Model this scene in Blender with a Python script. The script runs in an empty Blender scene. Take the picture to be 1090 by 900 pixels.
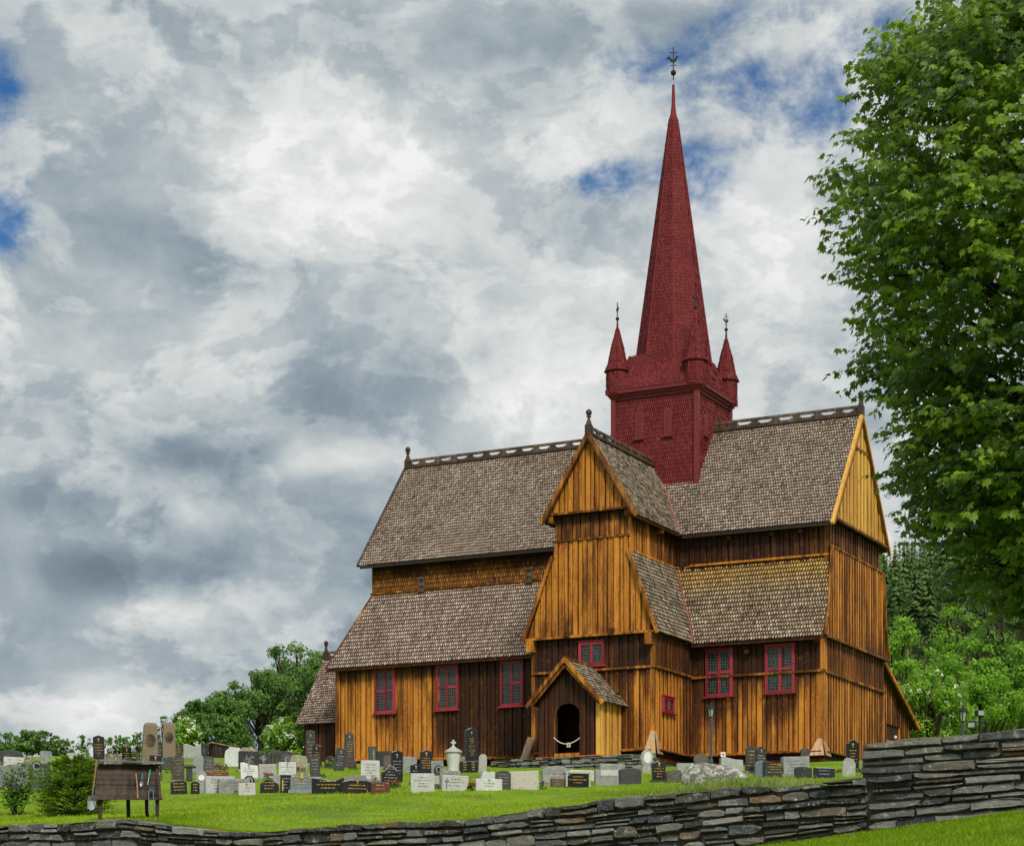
import bpy, bmesh, math, random
from mathutils import Vector, noise as mnoise
rnd = random.Random(7)
scene = bpy.context.scene
col = scene.collection
H = 1.7                                   # eye height above the ground at the camera
P0 = (11.904, 80.0); UX, UY = 0.89114, -0.45372   # church corner and the direction of its long axis

def uv_of(X, Y):
    a, b = X - P0[0], Y - P0[1]
    return a * UX + b * UY, a * UY - b * UX
def xy_of(u, v):
    return P0[0] + UX * u + UY * v, P0[1] + UY * u - UX * v
def tab(t, x):
    if x <= t[0][0]: return t[0][1]
    for (a, b), (c, d) in zip(t, t[1:]):
        if x <= c: return b + (d - b) * (x - a) / (c - a)
    return t[-1][1]
WT = [(-30, 2.3), (-2.6, 2.33), (.2, 2.36), (2.8, 2.06), (7.7, 2.21), (10.5, 2.45), (11.6, 2.5), (15.2, 2.66), (18, 2.72), (40, 3.0)]
WB = [(-30, .9), (0, 1.0), (11, 1.3), (14.4, 1.62), (18, 2.02), (24, 2.6), (40, 3.2)]
PP = [(-24, .72), (-14, .78), (-6, .93), (5, 1.0), (16, 1.18)]
ZC = [(-45, 8.6), (-24, 7.6), (-15, 6.9), (-11, 6.75), (-7, 6.58), (-3, 6.46), (10, 6.42)]
def ground(X, Y):
    u, v = uv_of(X, Y)
    if v > 43.5:
        zb = tab(WB, u); t = (v - 43.5) / 33.2
        z = zb + (-1.7 - zb) * min(t, 1.6)
    elif v > 4:
        zw = tab(WT, u) - .06; t = (43.5 - v) / 39.5
        z = zw + (tab(ZC, u) - zw) * t ** tab(PP, u)
    elif v > -12: z = tab(ZC, u)
    else: z = tab(ZC, u) - .05 * min(-12 - v, 160)
    return z + H

# ---------------------------------------------------------------- helpers
def tag(o, label=None, cat=None, group=None, kind=None):
    if label: o['label'] = label
    if cat: o['category'] = cat
    if group: o['group'] = group
    if kind: o['kind'] = kind
    return o
def empty(name, loc=(0, 0, 0), rz=0.0):
    o = bpy.data.objects.new(name, None); col.objects.link(o)
    o.empty_display_size = .3
    o.location = loc; o.rotation_euler = (0, 0, rz)
    return o

class MB:
    """collects faces; build() links them as one mesh object"""
    def __init__(s): s.v = []; s.f = []; s.t = []; s.m = []; s.mi = 0; s.sm = []; s.smooth = False; s.marks = []
    def add(s, vs, fs, tint=(.5, 0, 0)):
        b = len(s.v); s.marks.append((b, b + len(vs), len(s.f), len(s.f) + len(fs)))
        s.v.extend(tuple(p) for p in vs)
        if isinstance(tint, list): s.t.extend(tint)
        else: s.t.extend([tint] * len(vs))
        for f in fs:
            s.f.append(tuple(b + i for i in f)); s.m.append(s.mi); s.sm.append(s.smooth)
    def box(s, c, size, rz=0.0, tint=(.5, 0, 0), ax=None):
        c = Vector(c); hx, hy, hz = size[0] / 2, size[1] / 2, size[2] / 2
        if ax is None:
            ca, sa = math.cos(rz), math.sin(rz)
            ax = (Vector((ca, sa, 0)), Vector((-sa, ca, 0)), Vector((0, 0, 1)))
        vs = [c + ax[0] * x * hx + ax[1] * y * hy + ax[2] * z * hz for z in (-1, 1) for x, y in ((-1, -1), (1, -1), (1, 1), (-1, 1))]
        s.add(vs, [(3, 2, 1, 0), (4, 5, 6, 7), (0, 1, 5, 4), (1, 2, 6, 5), (2, 3, 7, 6), (3, 0, 4, 7)], tint)
    def bar(s, a, b, w, d, up=(0, 0, 1), tint=(.5, 0, 0)):
        """rectangular bar from a to b; w across, d along up"""
        a, b = Vector(a), Vector(b); t = (b - a); L = t.length; t.normalize()
        up = Vector(up); n = t.cross(up)
        if n.length < 1e-4: n = t.cross(Vector((1, 0, 0)))
        n.normalize(); k = n.cross(t)
        s.box((a + b) / 2, (L, w, d), tint=tint, ax=(t, n, k))
    def tube(s, pts, rad, n=8, tint=(.5, 0, 0), cap=True):
        pts = [Vector(p) for p in pts]; vs = []; fs = []
        for i, p in enumerate(pts):
            t = (pts[min(i + 1, len(pts) - 1)] - pts[max(i - 1, 0)]).normalized()
            a = t.cross(Vector((0, 0, 1)) if abs(t.z) < .95 else Vector((1, 0, 0))).normalized(); b = t.cross(a)
            r = rad[i] if isinstance(rad, (list, tuple)) else rad
            for k in range(n):
                q = 2 * math.pi * k / n
                vs.append(p + a * math.cos(q) * r + b * math.sin(q) * r)
        for i in range(len(pts) - 1):
            for k in range(n):
                k2 = (k + 1) % n
                fs.append((i * n + k, i * n + k2, (i + 1) * n + k2, (i + 1) * n + k))
        if cap:
            fs.append(tuple(range(n))[::-1]); fs.append(tuple((len(pts) - 1) * n + k for k in range(n)))
        s.add(vs, fs, tint)
    def lathe(s, c, prof, n=12, tint=(.5, 0, 0), rot=0.0, sy=1.0):
        c = Vector(c); vs = []; fs = []
        for r, z in prof:
            for k in range(n):
                q = 2 * math.pi * k / n + rot
                vs.append(c + Vector((math.cos(q) * r, math.sin(q) * r * sy, z)))
        for i in range(len(prof) - 1):
            for k in range(n):
                k2 = (k + 1) % n
                fs.append((i * n + k, i * n + k2, (i + 1) * n + k2, (i + 1) * n + k))
        fs.append(tuple(range(n))[::-1]); fs.append(tuple((len(prof) - 1) * n + k for k in range(n)))
        s.add(vs, fs, tint)
    def prism(s, O, R, N, poly, d0, d1, tint=(.5, 0, 0), Up=(0, 0, 1)):
        """polygon (s,z) extruded along N from d0 to d1 (d1 = outside)"""
        O, R, N, Up = Vector(O), Vector(R), Vector(N), Vector(Up); n = len(poly)
        vs = [O + R * a + Up * b + N * d0 for a, b in poly] + [O + R * a + Up * b + N * d1 for a, b in poly]
        fs = [tuple(range(n))[::-1], tuple(range(n, 2 * n))] + [(i, (i + 1) % n, n + (i + 1) % n, n + i) for i in range(n)]
        s.add(vs, fs, tint)
    def build_each(s, name, mats, parent=None):
        """every added piece becomes an object of its own"""
        for i, (v0, v1, f0, f1) in enumerate(s.marks):
            q = MB(); q.v = s.v[v0:v1]; q.t = s.t[v0:v1]; q.f = [tuple(k - v0 for k in f) for f in s.f[f0:f1]]; q.m = s.m[f0:f1]; q.sm = s.sm[f0:f1]
            o = q.build(name, mats, parent)
        return o
    def build(s, name, mats, parent=None, loc=None, rz=0.0, bevel=0, me_only=False):
        me = bpy.data.meshes.new(name)
        me.from_pydata(s.v, [], s.f)
        if not isinstance(mats, (list, tuple)): mats = [mats]
        for m in mats: me.materials.append(m)
        if len(mats) > 1: me.polygons.foreach_set('material_index', s.m)
        if any(s.sm): me.polygons.foreach_set('use_smooth', s.sm)
        at = me.color_attributes.new('tint', 'FLOAT_COLOR', 'POINT')
        flat = []
        for t in s.t: flat.extend((t[0], t[1], t[2], 1.0))
        at.data.foreach_set('color', flat)
        me.update()
        if me_only: return me
        o = bpy.data.objects.new(name, me); col.objects.link(o)
        if parent: o.parent = parent
        if loc is not None: o.location = loc
        o.rotation_euler = (0, 0, rz)
        if bevel:
            b = o.modifiers.new('bevel', 'BEVEL'); b.width = bevel; b.segments = 2; b.limit_method = 'ANGLE'; b.angle_limit = .6
        return o

# ---------------------------------------------------------------- materials
class NT:
    def __init__(s, name):
        s.m = bpy.data.materials.new(name); s.m.use_nodes = True
        s.t = s.m.node_tree; s.t.nodes.clear()
        s.out = s.n('ShaderNodeOutputMaterial'); s.b = s.n('ShaderNodeBsdfPrincipled')
        s.t.links.new(s.b.outputs[0], s.out.inputs[0])
    def n(s, ty, **kw):
        x = s.t.nodes.new(ty)
        for k, v in kw.items(): setattr(x, k, v)
        return x
    def put(s, sock, v):
        if v is None: return
        if hasattr(v, 'links') or isinstance(v, bpy.types.NodeSocket): s.t.links.new(v, sock)
        elif isinstance(v, (tuple, list)) and len(v) == 3 and sock.type == 'RGBA': sock.default_value = (*v, 1)
        else: sock.default_value = v
    def mix(s, f, a, b, blend='MIX'):
        x = s.n('ShaderNodeMix', data_type='RGBA', blend_type=blend)
        s.put(x.inputs[0], f); s.put(x.inputs[6], a); s.put(x.inputs[7], b); return x.outputs[2]
    def math(s, op, a, b=0.0, c=None, clamp=False):
        x = s.n('ShaderNodeMath', operation=op, use_clamp=clamp)
        s.put(x.inputs[0], a); s.put(x.inputs[1], b)
        if c is not None: s.put(x.inputs[2], c)
        return x.outputs[0]
    def ramp(s, f, a, b, o0=0.0, o1=1.0):
        x = s.n('ShaderNodeMapRange', interpolation_type='SMOOTHSTEP'); s.put(x.inputs[0], f)
        for i, q in enumerate((a, b, o0, o1)): x.inputs[i + 1].default_value = q
        return x.outputs[0]
    def coord(s, scale=(1, 1, 1), kind='Object'):
        c = s.n('ShaderNodeTexCoord'); m = s.n('ShaderNodeMapping'); m.inputs['Scale'].default_value = scale
        s.t.links.new(c.outputs[kind], m.inputs[0]); return m.outputs[0]
    def noise(s, vec, scale, detail=4, rough=.55, dist=0.0):
        x = s.n('ShaderNodeTexNoise'); s.put(x.inputs['Vector'], vec)
        x.inputs['Scale'].default_value = scale; x.inputs['Detail'].default_value = detail
        x.inputs['Roughness'].default_value = rough; x.inputs['Distortion'].default_value = dist
        return x.outputs[0]
    def tint(s):
        a = s.n('ShaderNodeAttribute', attribute_name='tint'); q = s.n('ShaderNodeSeparateColor')
        s.t.links.new(a.outputs['Color'], q.inputs[0]); return q.outputs[0], q.outputs[1], q.outputs[2]
    def bump(s, h, strength=.4, dist=.02):
        x = s.n('ShaderNodeBump'); x.inputs['Strength'].default_value = strength; x.inputs['Distance'].default_value = dist
        s.put(x.inputs['Height'], h); s.t.links.new(x.outputs[0], s.b.inputs['Normal'])
    def fin(s, color, rough=.6, spec=.3, metal=0.0):
        s.put(s.b.inputs['Base Color'], color); s.put(s.b.inputs['Roughness'], rough)
        s.b.inputs['Specular IOR Level'].default_value = spec; s.b.inputs['Metallic'].default_value = metal
        return s.m

def m_wood(name, honey, brown, tar, rough=.6):
    k = NT(name); R, G, B = k.tint()
    grain = k.noise(k.coord((1, 1, .07)), 16, 6, .7); fine = k.noise(k.coord((1, 1, .38)), 21, 5, .75)
    blot = k.noise(k.coord((1, 1, .25)), 1.7, 7, .68); streak = k.noise(k.coord((1, 1, .035)), 6.5, 5, .65)
    c0 = lambda x: k.math('SUBTRACT', x, .5)
    f = k.math('ADD', k.math('MULTIPLY', c0(R), .34), k.math('MULTIPLY', c0(grain), 1.0))
    f = k.math('ADD', f, k.math('MULTIPLY', c0(blot), 1.3)); f = k.math('ADD', f, k.math('MULTIPLY', c0(streak), .9))
    c = k.mix(k.ramp(f, -.42, .40), honey, brown)
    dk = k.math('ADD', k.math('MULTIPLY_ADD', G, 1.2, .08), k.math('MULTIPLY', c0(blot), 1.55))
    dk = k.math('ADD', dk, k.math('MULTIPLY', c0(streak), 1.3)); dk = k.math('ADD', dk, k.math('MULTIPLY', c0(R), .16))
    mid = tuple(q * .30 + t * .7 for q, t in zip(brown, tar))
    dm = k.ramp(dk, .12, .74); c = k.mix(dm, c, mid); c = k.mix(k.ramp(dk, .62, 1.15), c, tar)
    c = k.mix(k.ramp(fine, .55, .70, 0, .62), c, tuple(q * .9 for q in tar))
    kn = k.noise(k.coord((1, 1, .6)), 9.5, 3, .6)
    c = k.mix(k.math('MULTIPLY', k.ramp(kn, .58, .70, 0, .6), k.math('SUBTRACT', 1.0, k.math('MULTIPLY', dm, .80))), c, tuple(q * 1.15 for q in honey))
    c = k.mix(k.math('MULTIPLY', B, k.math('SUBTRACT', .55, k.math('MULTIPLY', dm, .38))), c, tuple(q * .6 for q in tar))
    k.bump(k.math('ADD', grain, fine), .6, .015)
    return k.fin(c, k.ramp(grain, .3, .8, rough - .08, rough + .2), .25)

def m_shingle(name, light, mid, dark, top=None, gl=1.0):
    k = NT(name); R, G, B = k.tint()
    n = k.noise(k.coord((1, 1, 1)), 22, 4, .7); big = k.noise(k.coord((1, 1, 1)), .9, 4, .6)
    f = k.math('ADD', k.math('MULTIPLY', R, .8), k.math('MULTIPLY', n, .45))
    f = k.math('ADD', f, k.math('MULTIPLY', k.math('SUBTRACT', big, .5), .45))
    c = k.mix(k.ramp(f, .15, .62), dark, mid); c = k.mix(k.ramp(f, .58, 1.0), c, light)
    run = k.noise(k.coord((1, 1, .18)), 2.4, 5, .65); c = k.mix(k.ramp(run, .52, .70, 0, .38), c, tuple(q * .55 for q in mid)); c = k.mix(k.ramp(big, .60, .74, 0, .30), c, tuple(q * p for q, p in zip(light, (.85, .9, .8))))
    if top: c = k.mix(k.ramp(k.math('ADD', B, k.math('MULTIPLY', k.math('SUBTRACT', big, .5), .5)), .45, .95), c, k.mix(f, tuple(q * .4 for q in top), top))
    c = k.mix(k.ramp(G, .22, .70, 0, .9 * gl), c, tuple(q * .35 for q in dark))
    k.bump(n, .5, .01)
    return k.fin(c, .8, .2)

def m_plain(name, c, rough=.6, spec=.4, metal=0.0, var=.25, scale=9.0, bump=.15):
    k = NT(name); n = k.noise(k.coord(), scale, 5, .6); R, G, B = k.tint()
    f = k.math('ADD', n, k.math('MULTIPLY', k.math('SUBTRACT', R, .5), .6))
    cc = k.mix(k.ramp(f, .25, .8), tuple(q * (1 - var) for q in c), tuple(min(1, q * (1 + var)) for q in c))
    if bump: k.bump(n, bump, .01)
    return k.fin(cc, rough, spec, metal)

def m_stone(name, c, c2, rough=.6, spec=.4, lichen=0.0, lc=(.55, .56, .5), scale=6.0, bump=.4):
    k = NT(name); R, G, B = k.tint(); oi = k.n('ShaderNodeObjectInfo')
    va = k.n('ShaderNodeVectorMath', operation='ADD'); c0 = k.coord(); k.put(va.inputs[0], c0)
    vm = k.n('ShaderNodeVectorMath', operation='SCALE'); k.put(vm.inputs[0], oi.outputs['Location']); vm.inputs['Scale'].default_value = .37
    k.put(va.inputs[1], vm.outputs[0]); v = va.outputs[0]
    n = k.noise(v, scale, 6, .65); n2 = k.noise(v, scale * 7, 4, .7)
    f = k.math('ADD', k.math('MULTIPLY', n, .7), k.math('MULTIPLY', n2, .3))
    f = k.math('ADD', f, k.math('MULTIPLY', k.math('SUBTRACT', R, .5), .5))
    cc = k.mix(k.ramp(f, .25, .8), c, c2)
    if lichen:
        l = k.noise(v, scale * 2.2, 7, .78, .15)
        cc = k.mix(k.ramp(l, .62 - .22 * lichen, .70 - .15 * lichen, 0, .85), cc, lc)
    if bump: k.bump(f, bump, .015)
    return k.fin(cc, rough, spec)

def m_leaf(name, a, b, trans=.35, rough=.5, spec=.35):
    k = NT(name); R, G, B = k.tint()
    c = k.mix(R, a, b)
    k.fin(c, rough, spec)
    tr = k.n('ShaderNodeBsdfTranslucent'); k.put(tr.inputs[0], k.mix(.5, c, tuple(min(1, q * 1.5) for q in b)))
    mx = k.n('ShaderNodeMixShader'); mx.inputs[0].default_value = trans
    k.t.links.new(k.b.outputs[0], mx.inputs[1]); k.t.links.new(tr.outputs[0], mx.inputs[2]); k.t.links.new(mx.outputs[0], k.out.inputs[0])
    return k.m

M = {}
M['wood'] = m_wood('tarred_wood', (.69, .275, .034), (.29, .092, .012), (.036, .0115, .0045))
M['wood_pale'] = m_wood('yellow_wood', (.80, .46, .095), (.50, .22, .032), (.13, .05, .012))
M['wood_red'] = m_wood('reddish_tarred_wood', (.30, .095, .022), (.17, .046, .013), (.038, .0125, .006))
M['wood_grey'] = m_wood('weathered_wood', (.34, .24, .16), (.22, .15, .10), (.07, .045, .03))
M['wood_new'] = m_wood('fresh_wood', (.66, .47, .28), (.52, .32, .16), (.25, .14, .06))
M['crest'] = m_wood('crest_wood', (.20, .135, .09), (.12, .08, .055), (.035, .024, .018))
M['gap'] = m_plain('dark_gap', (.012, .007, .004), .9, .1, bump=0)
M['roof_up'] = m_shingle('upper_shingles', (.60, .49, .39), (.40, .31, .24), (.15, .107, .078))
M['roof_nave'] = m_shingle('nave_skirt_shingles', (.68, .54, .45), (.42, .31, .25), (.14, .094, .074))
M['roof_tr'] = m_shingle('transept_shingles', (.56, .47, .37), (.35, .275, .20), (.11, .082, .055))
M['roof_ch'] = m_shingle('chancel_skirt_shingles', (.70, .56, .42), (.38, .28, .19), (.095, .064, .04), top=(.68, .42, .12))
M['wall_sh'] = m_shingle('wall_shingles', (.48, .21, .04), (.27, .10, .018), (.05, .018, .007), gl=.7)
M['red_sh'] = m_shingle('red_shingles', (.26, .044, .046), (.195, .029, .032), (.13, .018, .020), gl=.5)
M['red'] = m_plain('red_boards', (.185, .028, .031), .6, .3, var=.2)
M['paint'] = m_plain('red_window_paint', (.30, .026, .042), .5, .35, var=.4, scale=14)
M['flash'] = m_plain('copper_flashing', (.30, .075, .055), .6, .4)
M['iron'] = m_plain('dark_iron', (.025, .028, .03), .45, .5, .6)
M['lamp_blue'] = m_plain('lamp_post_paint', (.045, .06, .085), .4, .5)
M['white'] = m_plain('white_paint', (.75, .75, .73), .5, .4, var=.08)
M['redsign'] = m_plain('red_symbol', (.65, .03, .04), .5, .4)
M['lampglass'] = m_plain('lamp_glass', (.32, .36, .30), .15, .6, var=.1, bump=0)
def m_glass():
    k = NT('leaded_glass'); R, G, B = k.tint()
    cv = k.n('ShaderNodeCombineXYZ'); k.put(cv.inputs[0], G); k.put(cv.inputs[1], B)
    br = k.n('ShaderNodeTexBrick'); k.put(br.inputs['Vector'], cv.outputs[0])
    br.offset = 0.0; br.inputs['Scale'].default_value = 1.0; br.inputs['Mortar Size'].default_value = .009; br.inputs['Mortar Smooth'].default_value = .1
    br.inputs['Brick Width'].default_value = .105; br.inputs['Row Height'].default_value = .115
    br.inputs['Color1'].default_value = (.004, .007, .007, 1); br.inputs['Color2'].default_value = (.030, .042, .040, 1); br.inputs['Mortar'].default_value = (.085, .095, .09, 1)
    br.inputs['Bias'].default_value = -.2
    n = k.noise(cv.outputs[0], 6.5, 2)
    k.bump(n, .6, .05)
    return k.fin(br.outputs[0], k.math('MULTIPLY_ADD', br.outputs['Fac'], .4, .09), .5)
M['glass'] = m_glass()
# grave stones
M['black'] = m_stone('black_granite', (.008, .009, .010), (.020, .021, .023), .30, .4, bump=.05)
M['dark'] = m_stone('dark_granite', (.026, .027, .027), (.075, .076, .072), .6, .3, .25, (.17, .17, .14))
M['dark2'] = m_stone('charcoal_granite', (.024, .025, .026), (.062, .062, .062), .5, .35, .12, (.15, .15, .13))
M['navy'] = m_stone('navy_granite', (.010, .012, .022), (.022, .026, .045), .2, .6, bump=.05)
M['blue'] = m_stone('blue_grey_granite', (.12, .16, .18), (.24, .29, .31), .45, .4)
M['grey'] = m_stone('grey_granite', (.15, .16, .155), (.32, .33, .32), .6, .35, .25)
M['lilac'] = m_stone('lilac_granite', (.11, .105, .12), (.21, .205, .23), .6, .3)
M['pale'] = m_stone('pale_stone', (.30, .31, .30), (.50, .51, .49), .7, .3, .35, (.62, .63, .6))
M['white_st'] = m_stone('white_marble', (.42, .43, .41), (.66, .67, .65), .65, .25, .12, (.30, .30, .26))
M['white2'] = m_stone('warm_marble', (.38, .36, .33), (.60, .575, .54), .7, .25, .15, (.30, .29, .24))
M['cream'] = m_stone('speckled_stone', (.48, .46, .38), (.66, .64, .56), .7, .3, .3, (.12, .12, .08))
M['lichen'] = m_stone('lichened_stone', (.13, .12, .08), (.28, .27, .19), .8, .2, .6, (.5, .48, .36))
M['brown'] = m_stone('brown_stone', (.11, .082, .055), (.22, .17, .115), .75, .2, .15, (.36, .32, .24))
M['redbrown'] = m_stone('red_brown_granite', (.085, .028, .016), (.17, .06, .036), .35, .4)
M['brownblack'] = m_stone('brown_black_granite', (.014, .010, .008), (.15, .055, .03), .3, .5, scale=2.2)
M['rough_st'] = m_stone('rough_grey_stone', (.13, .14, .13), (.34, .35, .32), .8, .2, .45, (.55, .57, .52), bump=.8)
M['rough2'] = m_stone('mossy_stone', (.050, .045, .036), (.15, .135, .10), .8, .2, .3, (.30, .30, .22), bump=.8)
M['gold'] = m_plain('gold_lettering', (.58, .36, .06), .4, .5, .2, bump=0)
M['letter_w'] = m_plain('pale_lettering', (.34, .34, .32), .5, .4, bump=0)
M['letter_d'] = m_plain('dark_lettering', (.18, .17, .165), .5, .4, bump=0)
MK = dict(white='white_st', rough='rough_st', framed='dark', framedark='black')
# walls and ground
def m_wallstone():
    k = NT('dry_stone'); R, G, B = k.tint(); v = k.coord()
    n = k.noise(k.coord((1, 1, 2.2)), 4.5, 7, .68); n2 = k.noise(v, 30, 4, .7)
    f = k.math('ADD', k.math('MULTIPLY', n, .6), k.math('MULTIPLY', R, .55))
    c = k.mix(k.ramp(f, .3, .9), (.036, .037, .036), (.215, .21, .19))
    hu = k.n('ShaderNodeMath', operation='FRACT'); k.put(hu.inputs[0], k.math('MULTIPLY', R, 7.3))
    c = k.mix(k.ramp(hu.outputs[0], .62, .95, 0, .45), c, (.060, .080, .10)); c = k.mix(k.ramp(hu.outputs[0], .38, .05, 0, .5), c, (.15, .125, .085))
    c = k.mix(k.ramp(k.math('ADD', G, k.math('MULTIPLY', k.math('SUBTRACT', n, .5), .8)), .62, 1.0, 0, .75), c, (.24, .135, .06))
    c = k.mix(k.ramp(k.math('ADD', B, k.math('MULTIPLY', n, .6)), .75, 1.3, 0, .8), c, (.30, .30, .28))
    l = k.noise(v, 5.5, 8, .8, .8)
    c = k.mix(k.ramp(l, .54, .62, 0, .75), c, (.38, .385, .34))
    l2 = k.noise(v, 13, 4, .7, .3)
    c = k.mix(k.ramp(l2, .63, .70, 0, .9), c, (.55, .56, .52))
    k.bump(k.math('ADD', n, k.math('MULTIPLY', n2, .35)), .9, .05)
    return k.fin(c, .75, .25)
M['wallstone'] = m_wallstone()
def m_ground():
    k = NT('grassy_ground'); v = k.coord(); n = k.noise(v, .45, 6, .65); n2 = k.noise(v, 9, 5, .7)
    f = k.math('ADD', k.math('MULTIPLY', n, .65), k.math('MULTIPLY', n2, .45))
    c = k.mix(k.ramp(f, .3, .8), (.085, .17, .006), (.26, .40, .012))
    d = k.noise(v, 1.1, 7, .7); c = k.mix(k.ramp(d, .52, .66, 0, .55), c, (.26, .25, .06)); d2 = k.noise(v, .35, 4, .6); c = k.mix(k.ramp(d2, .52, .64, 0, .5), c, (.05, .13, .010))
    R, G, B = k.tint(); c = k.mix(R, (.045, .085, .008), c)
    k.bump(n2, .8, .06)
    return k.fin(c, .8, .15)
M['ground'] = m_ground()
M['gravel'] = m_stone('gravel', (.12, .115, .10), (.34, .33, .30), .9, .1, scale=14, bump=.8)
M['blade'] = m_leaf('grass_blades', (.12, .24, .004), (.44, .54, .022), .35, .6, .15)
M['tallgrass'] = m_leaf('tall_grass', (.10, .24, .02), (.40, .40, .14), .3, .7, .1)
M['maple'] = m_leaf('maple_leaves', (.010, .048, .004), (.29, .45, .024), .34, .45, .35)
M['leaf_mid'] = m_leaf('tree_leaves', (.045, .115, .018), (.20, .36, .07), .35, .5)
M['leaf_light'] = m_leaf('light_leaves', (.07, .20, .010), (.32, .56, .045), .38, .5)
M['leaf_dark'] = m_leaf('dark_leaves', (.045, .135, .014), (.19, .37, .045), .35, .5)
M['leaf_hill'] = m_leaf('hillside_leaves', (.04, .095, .025), (.14, .23, .065), .3, .6, .2)
M['spruce'] = m_leaf('spruce_needles', (.022, .075, .005), (.24, .40, .02), .2, .6, .2)
M['conifer'] = m_leaf('forest_needles', (.035, .078, .022), (.15, .225, .06), .1, .7, .15)
M['bark'] = m_plain('bark', (.055, .042, .032), .85, .15, var=.45, scale=18, bump=.6)
M['flower_w'] = m_leaf('white_blossom', (.60, .58, .44), (.80, .80, .72), .2, .6, .2)
M['forest'] = m_stone('forest_floor', (.03, .055, .022), (.06, .10, .04), .9, .1, scale=.15, bump=0)
for nm, c in dict(fl_red=(.70, .012, .02), fl_pink=(.75, .05, .28), fl_yellow=(.80, .58, .02), fl_purple=(.26, .10, .50)).items():
    M[nm] = m_leaf(nm.replace('fl_', '') + '_petals', tuple(q * .6 for q in c), c, .25, .5)
M['stem'] = m_leaf('flower_leaves', (.03, .08, .01), (.08, .18, .03), .2, .6)
M['steel'] = m_plain('tool_steel', (.30, .32, .33), .4, .5, .7)
M['handle_wood'] = m_plain('handle_wood', (.34, .20, .10), .6, .3)
M['teal'] = m_plain('teal_plastic', (.01, .22, .24), .4, .5)
M['green'] = m_plain('green_plastic', (.02, .50, .06), .4, .5)
M['blue_pl'] = m_plain('blue_plastic', (.02, .16, .42), .4, .5)
M['board'] = m_wood('dark_board_wood', (.085, .058, .046), (.050, .034, .028), (.018, .013, .012), .75)
# ---------------------------------------------------------------- timber and shingle builders
def clip(poly, ax, val, keep_ge):
    out = []; n = len(poly)
    for i in range(n):
        a, b = poly[i], poly[(i + 1) % n]
        ia = (a[ax] >= val) == keep_ge or a[ax] == val; ib = (b[ax] >= val) == keep_ge or b[ax] == val
        if ia: out.append(a)
        if ia != ib and abs(b[ax] - a[ax]) > 1e-9:
            t = (val - a[ax]) / (b[ax] - a[ax]); out.append((a[0] + (b[0] - a[0]) * t, a[1] + (b[1] - a[1]) * t))
    return out

def plank_wall(mb, O, R, poly, dark, r, wmin=.19, wmax=.34, step=.45, base=.035, relief=.04, back=True):
    """vertical boards over the polygon (s,z); O + R*s + Z*z; outside is R x Z"""
    O, R = Vector(O), Vector(R).normalized(); Z = Vector((0, 0, 1)); N = R.cross(Z)
    s0 = min(p[0] for p in poly); s1 = max(p[0] for p in poly); s = s0; k = 0
    while s < s1 - .02:
        w = r.uniform(wmin, wmax)
        if s1 - s - w < wmin * .6: w = s1 - s
        a, b = s + .005, s + w - .005; s += w; k += 1
        pg = clip(clip(poly, 0, a, True), 0, b, False)
        if len(pg) < 3: continue
        d = base + (relief if k % 2 else 0) + r.uniform(0, .012); tilt = r.uniform(-.010, .010); ew = r.uniform(.08, .18)
        R0 = r.random(); z0 = min(p[1] for p in pg); z1 = max(p[1] for p in pg)
        joint = r.uniform(z0, z1) if (z1 - z0 > 3.2 and r.random() < .35) else None
        n = max(1, int((z1 - z0) / step)); cuts = [z0 + (z1 - z0) * i / n for i in range(n + 1)]
        db = r.uniform(-.12, .12)
        for i in range(n):
            qq = clip(clip(pg, 1, cuts[i], True), 1, cuts[i + 1], False)
            if len(qq) < 3: continue
            m1, m2 = a + (b - a) * ew, b - (b - a) * ew
            for (l, h) in ((a, m1), (m1, m2), (m2, b)):
                q = clip(clip(qq, 0, l, True), 0, h, False)
                if len(q) < 3: continue
                vs, ts = [], []
                for (x, z) in q:
                    f = (x - a) / max(b - a, 1e-4) - .5; edge = abs(f) > .499
                    vs.append(O + R * x + Z * z + N * (d + tilt * f * 2 - (.018 if edge else 0)))
                    ts.append((R0, max(0, min(1.2, dark(x, z) + db)), 1 if edge else 0))
                mb.add(vs, [tuple(range(len(vs)))], ts)
        # the two edges of the board
        for e, flip in ((a, 0), (b, 1)):
            zs = [p[1] for p in pg if abs(p[0] - e) < 1e-6]
            if len(zs) >= 2:
                za, zb = min(zs), max(zs); dd = dark(e, (za + zb) / 2)
                vs = [O + R * e + Z * za, O + R * e + Z * zb, O + R * e + Z * zb + N * (d - .006), O + R * e + Z * za + N * (d - .006)]
                mb.add(vs, [(0, 1, 2, 3) if flip else (3, 2, 1, 0)], (R0, min(1, dd + .35), .8))
    if back:
        mb.add([O + R * x + Z * z + N * .004 for x, z in poly], [tuple(range(len(poly)))], (.5, 1.2, 0))

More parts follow.
